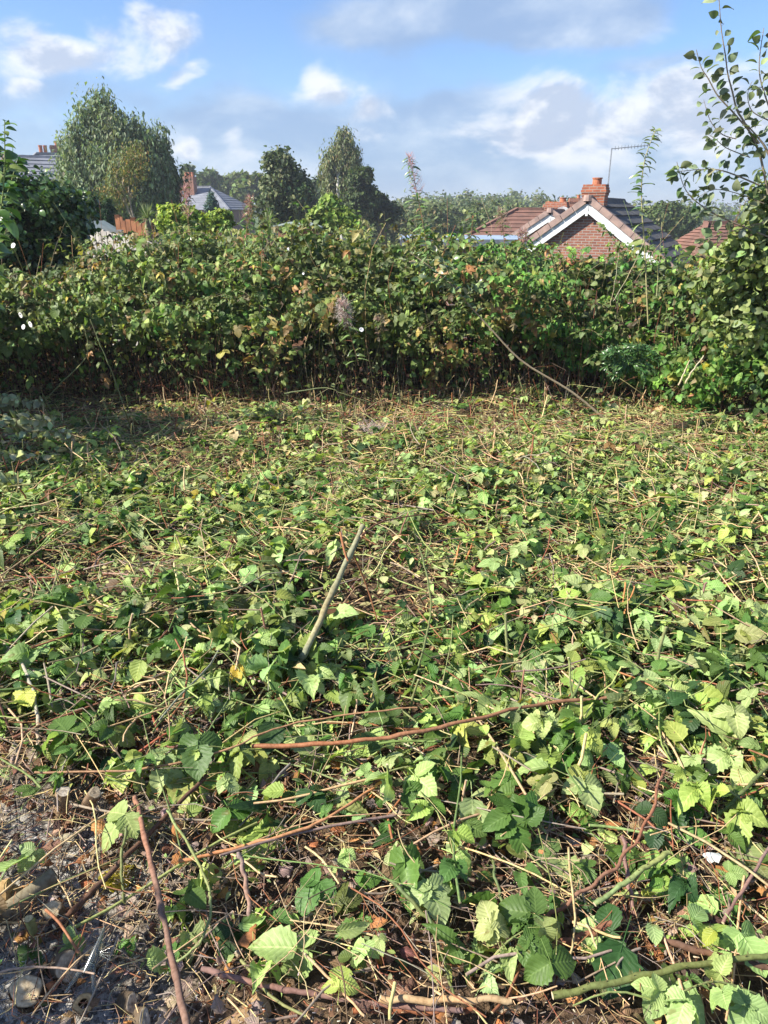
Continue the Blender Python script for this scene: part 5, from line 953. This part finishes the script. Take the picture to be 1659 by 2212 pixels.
chimney(root, .35, 1.0, zr - .6, zr + .15, .7, .6, [(-.17, 0), (.17, 0)], M_BRICK2, pot_h=.5, pot_r=.14); chimney(root, L - .4, .3, zr - .5, zr + .6, .9, .6, [(0, 0)], M_BRICK2, pot_h=.3)
g_ = MB(); g_.beam((-3.2, -3.45, 4.55), (L + 3.2, -3.45, 4.55), .12, .14); g_.build('gutter', M_WHITE, root)
root, zr, ze = gable_house('two_storey_house', 'dark gabled house corner with a white soffit at the far left', 14, 338, 44, rad(-58), 2.6, 6, 30, M_BRICK, M_SLATE2, courses=8)
root, zr, L = hip('two_storey_house', 'grey hipped roof house with an orange chimney between the dark and the rounded trees', 410, 404, 80, 455, 4.0, 2.1, rad(-10), M_SLATE2, M_BRICK, wall_h=5.0, eave_run=3.4, hth=.012)
chimney(root, .55, -1.1, zr - 1.3, zr + .9, 1.0, .8, [(-.34, 0), (0, 0), (.34, 0)], M_BRICK2, pot_h=.38, pot_r=.13)
w_ = MB(); w_.box(L + .9, L + 1.9, -3.78, -3.70, 3.2, 4.5); f_ = w_.build('window', M_WHITE, root)
for x0 in (.98, 1.44): w_ = MB(); w_.box(L + x0, L + x0 + .38, -3.80, -3.785, 3.28, 4.42); w_.build('pane', M_GLASS, f_)
# long blue grey flat roofs beyond the thicket
def flat_roof(lb, x0, x1, py, d, dd, hgt=.09):
    A = dp(x0, py, d); B = dp(x1, py, d); gz = float(relief((A[0] + B[0]) / 2, d)); root = empty('outbuilding', ((A[0] + B[0]) / 2, d, gz), lb, 'outbuilding'); w = (B[0] - A[0]) / 2; z = A[2] - gz
    m_ = MB(); m_.hexa([(-w, 0, z - hgt), (w, 0, z - hgt), (w, dd, z - hgt + .05), (-w, dd, z - hgt + .05)], [(-w, 0, z), (w, 0, z), (w, dd, z + .05), (-w, dd, z + .05)]); m_.build('roof', M_BLUER, root); m_ = MB(); m_.box(-w + .15, w - .15, .15, dd - .15, 0, z - hgt - .004); m_.build('wall', M_BRICK, root)
    m_ = MB(); m_.box(-w - .02, w + .02, -.03, -.003, z - hgt - .06, z - .01); m_.build('fascia', M_METAL, root)
flat_roof('blue grey flat roofed outbuilding, wider right one beyond the bramble wall', 960, 1135, 517, 17.5, 1.3)
flat_roof('blue grey flat roofed outbuilding, small left one behind the tallest willowherb', 866, 935, 516, 18.5, 1.6)
# garden shed, fences
c = dp(628, 483, 19.0); gz = float(relief(c[0], 19)); root = empty('garden_shed', (c[0], 19.0, gz), 'small brown garden shed with a pale green roof left of the bright bush', 'shed', rz=rad(-16)); z = c[2] - gz
m_ = MB(); m_.hexa([(-.34, 0, 0), (.30, 0, 0), (.30, 1.0, 0), (-.34, 1.0, 0)], [(-.34, 0, z - .10), (.30, 0, z - .12), (.30, 1.0, z - .12), (-.34, 1.0, z - .10)]); m_.build('wall', M_SHED, root)
m_ = MB(); m_.hexa([(-.42, -.1, z - .09), (0, -.1, z + .0), (0, 1.1, z + .0), (-.42, 1.1, z - .09)], [(-.42, -.1, z - .05), (0, -.1, z + .04), (0, 1.1, z + .04), (-.42, 1.1, z - .05)]); m_.hexa([(0.002, -.1, z), (.40, -.1, z - .12), (.40, 1.1, z - .12), (0.002, 1.1, z)], [(0.002, -.1, z + .04), (.40, -.1, z - .08), (.40, 1.1, z - .08), (0.002, 1.1, z + .04)]); m_.build('roof', M_SHEDR, root)
m_ = MB(); m_.box(-.08, .16, -.02, -.004, z - .5, z - .18); m_.build('window', M_GLASS, root)
def fence(name, lb, A, B, h0_, h1_, m2, n, low):
    A, B = np.array(A), np.array(B); root = empty(name, (A + B) / 2 * (1, 1, 0) + (0, 0, low), lb, 'fence'); o = np.array(root.location); t = nrm((B - A) * (1, 1, 0)); sd = np.array([t[1], -t[0], 0]); m_ = MB(); L = np.linalg.norm((B - A)[:2]); w = L / n
    for i in range(n):
        a = A + (B - A) * (i / n) - o; b = A + (B - A) * ((i + .94) / n) - o; z0 = 0; off = sd * (.008 * (i % 2)); dz = R.standard_normal() * .012
        m_.hexa([(a[0] + off[0], a[1] + off[1], z0), (b[0] + off[0], b[1] + off[1], z0), (b[0] + off[0] - sd[0] * .02, b[1] + off[1] - sd[1] * .02, z0), (a[0] + off[0] - sd[0] * .02, a[1] + off[1] - sd[1] * .02, z0)],
                [(a[0] + off[0], a[1] + off[1], a[2] + dz), (b[0] + off[0], b[1] + off[1], b[2] + dz), (b[0] + off[0] - sd[0] * .02, b[1] + off[1] - sd[1] * .02, b[2] + dz), (a[0] + off[0] - sd[0] * .02, a[1] + off[1] - sd[1] * .02, a[2] + dz)])
    m_.build('boards', m2, root)
    for k in (0, .5, 1): p = A + (B - A) * k - o - sd * .06; q = MB(); q.box(p[0] - .045, p[0] + .045, p[1] - .045, p[1] + .045, 0, p[2] + .05); q.build('post', m2, root)
fence('fence', 'bleached grey white board fence sloping down to the right below the conifers', dp(180, 488, 12.2), dp(330, 524, 10.6), 0, 0, M_FENCEW, 22, -.9)
fence('fence', 'brown board fence with a curved top behind the cordyline', dp(248, 470, 15.2), dp(318, 482, 14.4), 0, 0, M_FENCEB, 12, -.9)
c = dp(205, 478, 14.5); root = empty('glass_greenhouse', (c[0], 14.5, -.8), 'pale low greenhouse roof showing left of the column conifers', 'greenhouse'); m_ = MB(); z = c[2] + .8; m_.hexa([(-.25, 0, z - .22), (.22, 0, z - .30), (.22, 1.2, z - .3), (-.25, 1.2, z - .22)], [(-.25, 0, z), (.22, 0, z - .28), (.22, 1.2, z - .28), (-.25, 1.2, z)]); m_.build('roof', M_SHEDR, root); m_ = MB(); m_.box(-.22, .2, .03, 1.1, 0, z - .31); m_.build('wall', M_RENDER, root)
# electricity pylon far off
c = dp(1404, 437, 420); root = empty('pylon', (c[0], 420, -3.3), 'tiny lattice electricity pylon on the horizon right of the nearest bungalow', 'pylon'); z = c[2] + 3.3; m_ = MB()
for a_, b_ in ((-1, -1), (1, -1), (1, 1), (-1, 1)): m_.beam((a_ * 1.7, b_ * 1.7, 0), (a_ * .25, b_ * .25, z), .22, .22)
for k in range(6): q = 1.7 - 1.45 * k / 6; q2 = 1.7 - 1.45 * (k + 1) / 6; m_.beam((-q, -q, z * k / 6), (q2, -q2, z * (k + 1) / 6), .14, .14); m_.beam((q, -q, z * k / 6), (-q2, -q2, z * (k + 1) / 6), .14, .14)
m_.build('mast', M_METAL, root)
for zz, w in ((.95, 2.6), (.82, 3.4), (.70, 2.8)): m_ = MB(); m_.beam((-w, 0, z * zz), (w, 0, z * zz), .2, .2); m_.build('cross_arm', M_METAL, root)
# ------------------------------------------------------------------ air
hz = MB(); hz.box(-3000, 3000, -1500, 3500, -8, 11); hzm, g = mat('haze'); v_ = g.n('ShaderNodeVolumePrincipled'); v_.inputs['Color'].default_value = (.86, .91, 1, 1); v_.inputs['Density'].default_value = .0011; v_.inputs['Anisotropy'].default_value = .3
o_ = g.n('ShaderNodeOutputMaterial'); g.nt.links.new(v_.outputs[0], o_.inputs['Volume']); tag(hz.build('haze', hzm), 'faint pale haze over the gardens and far trees', kind='stuff')
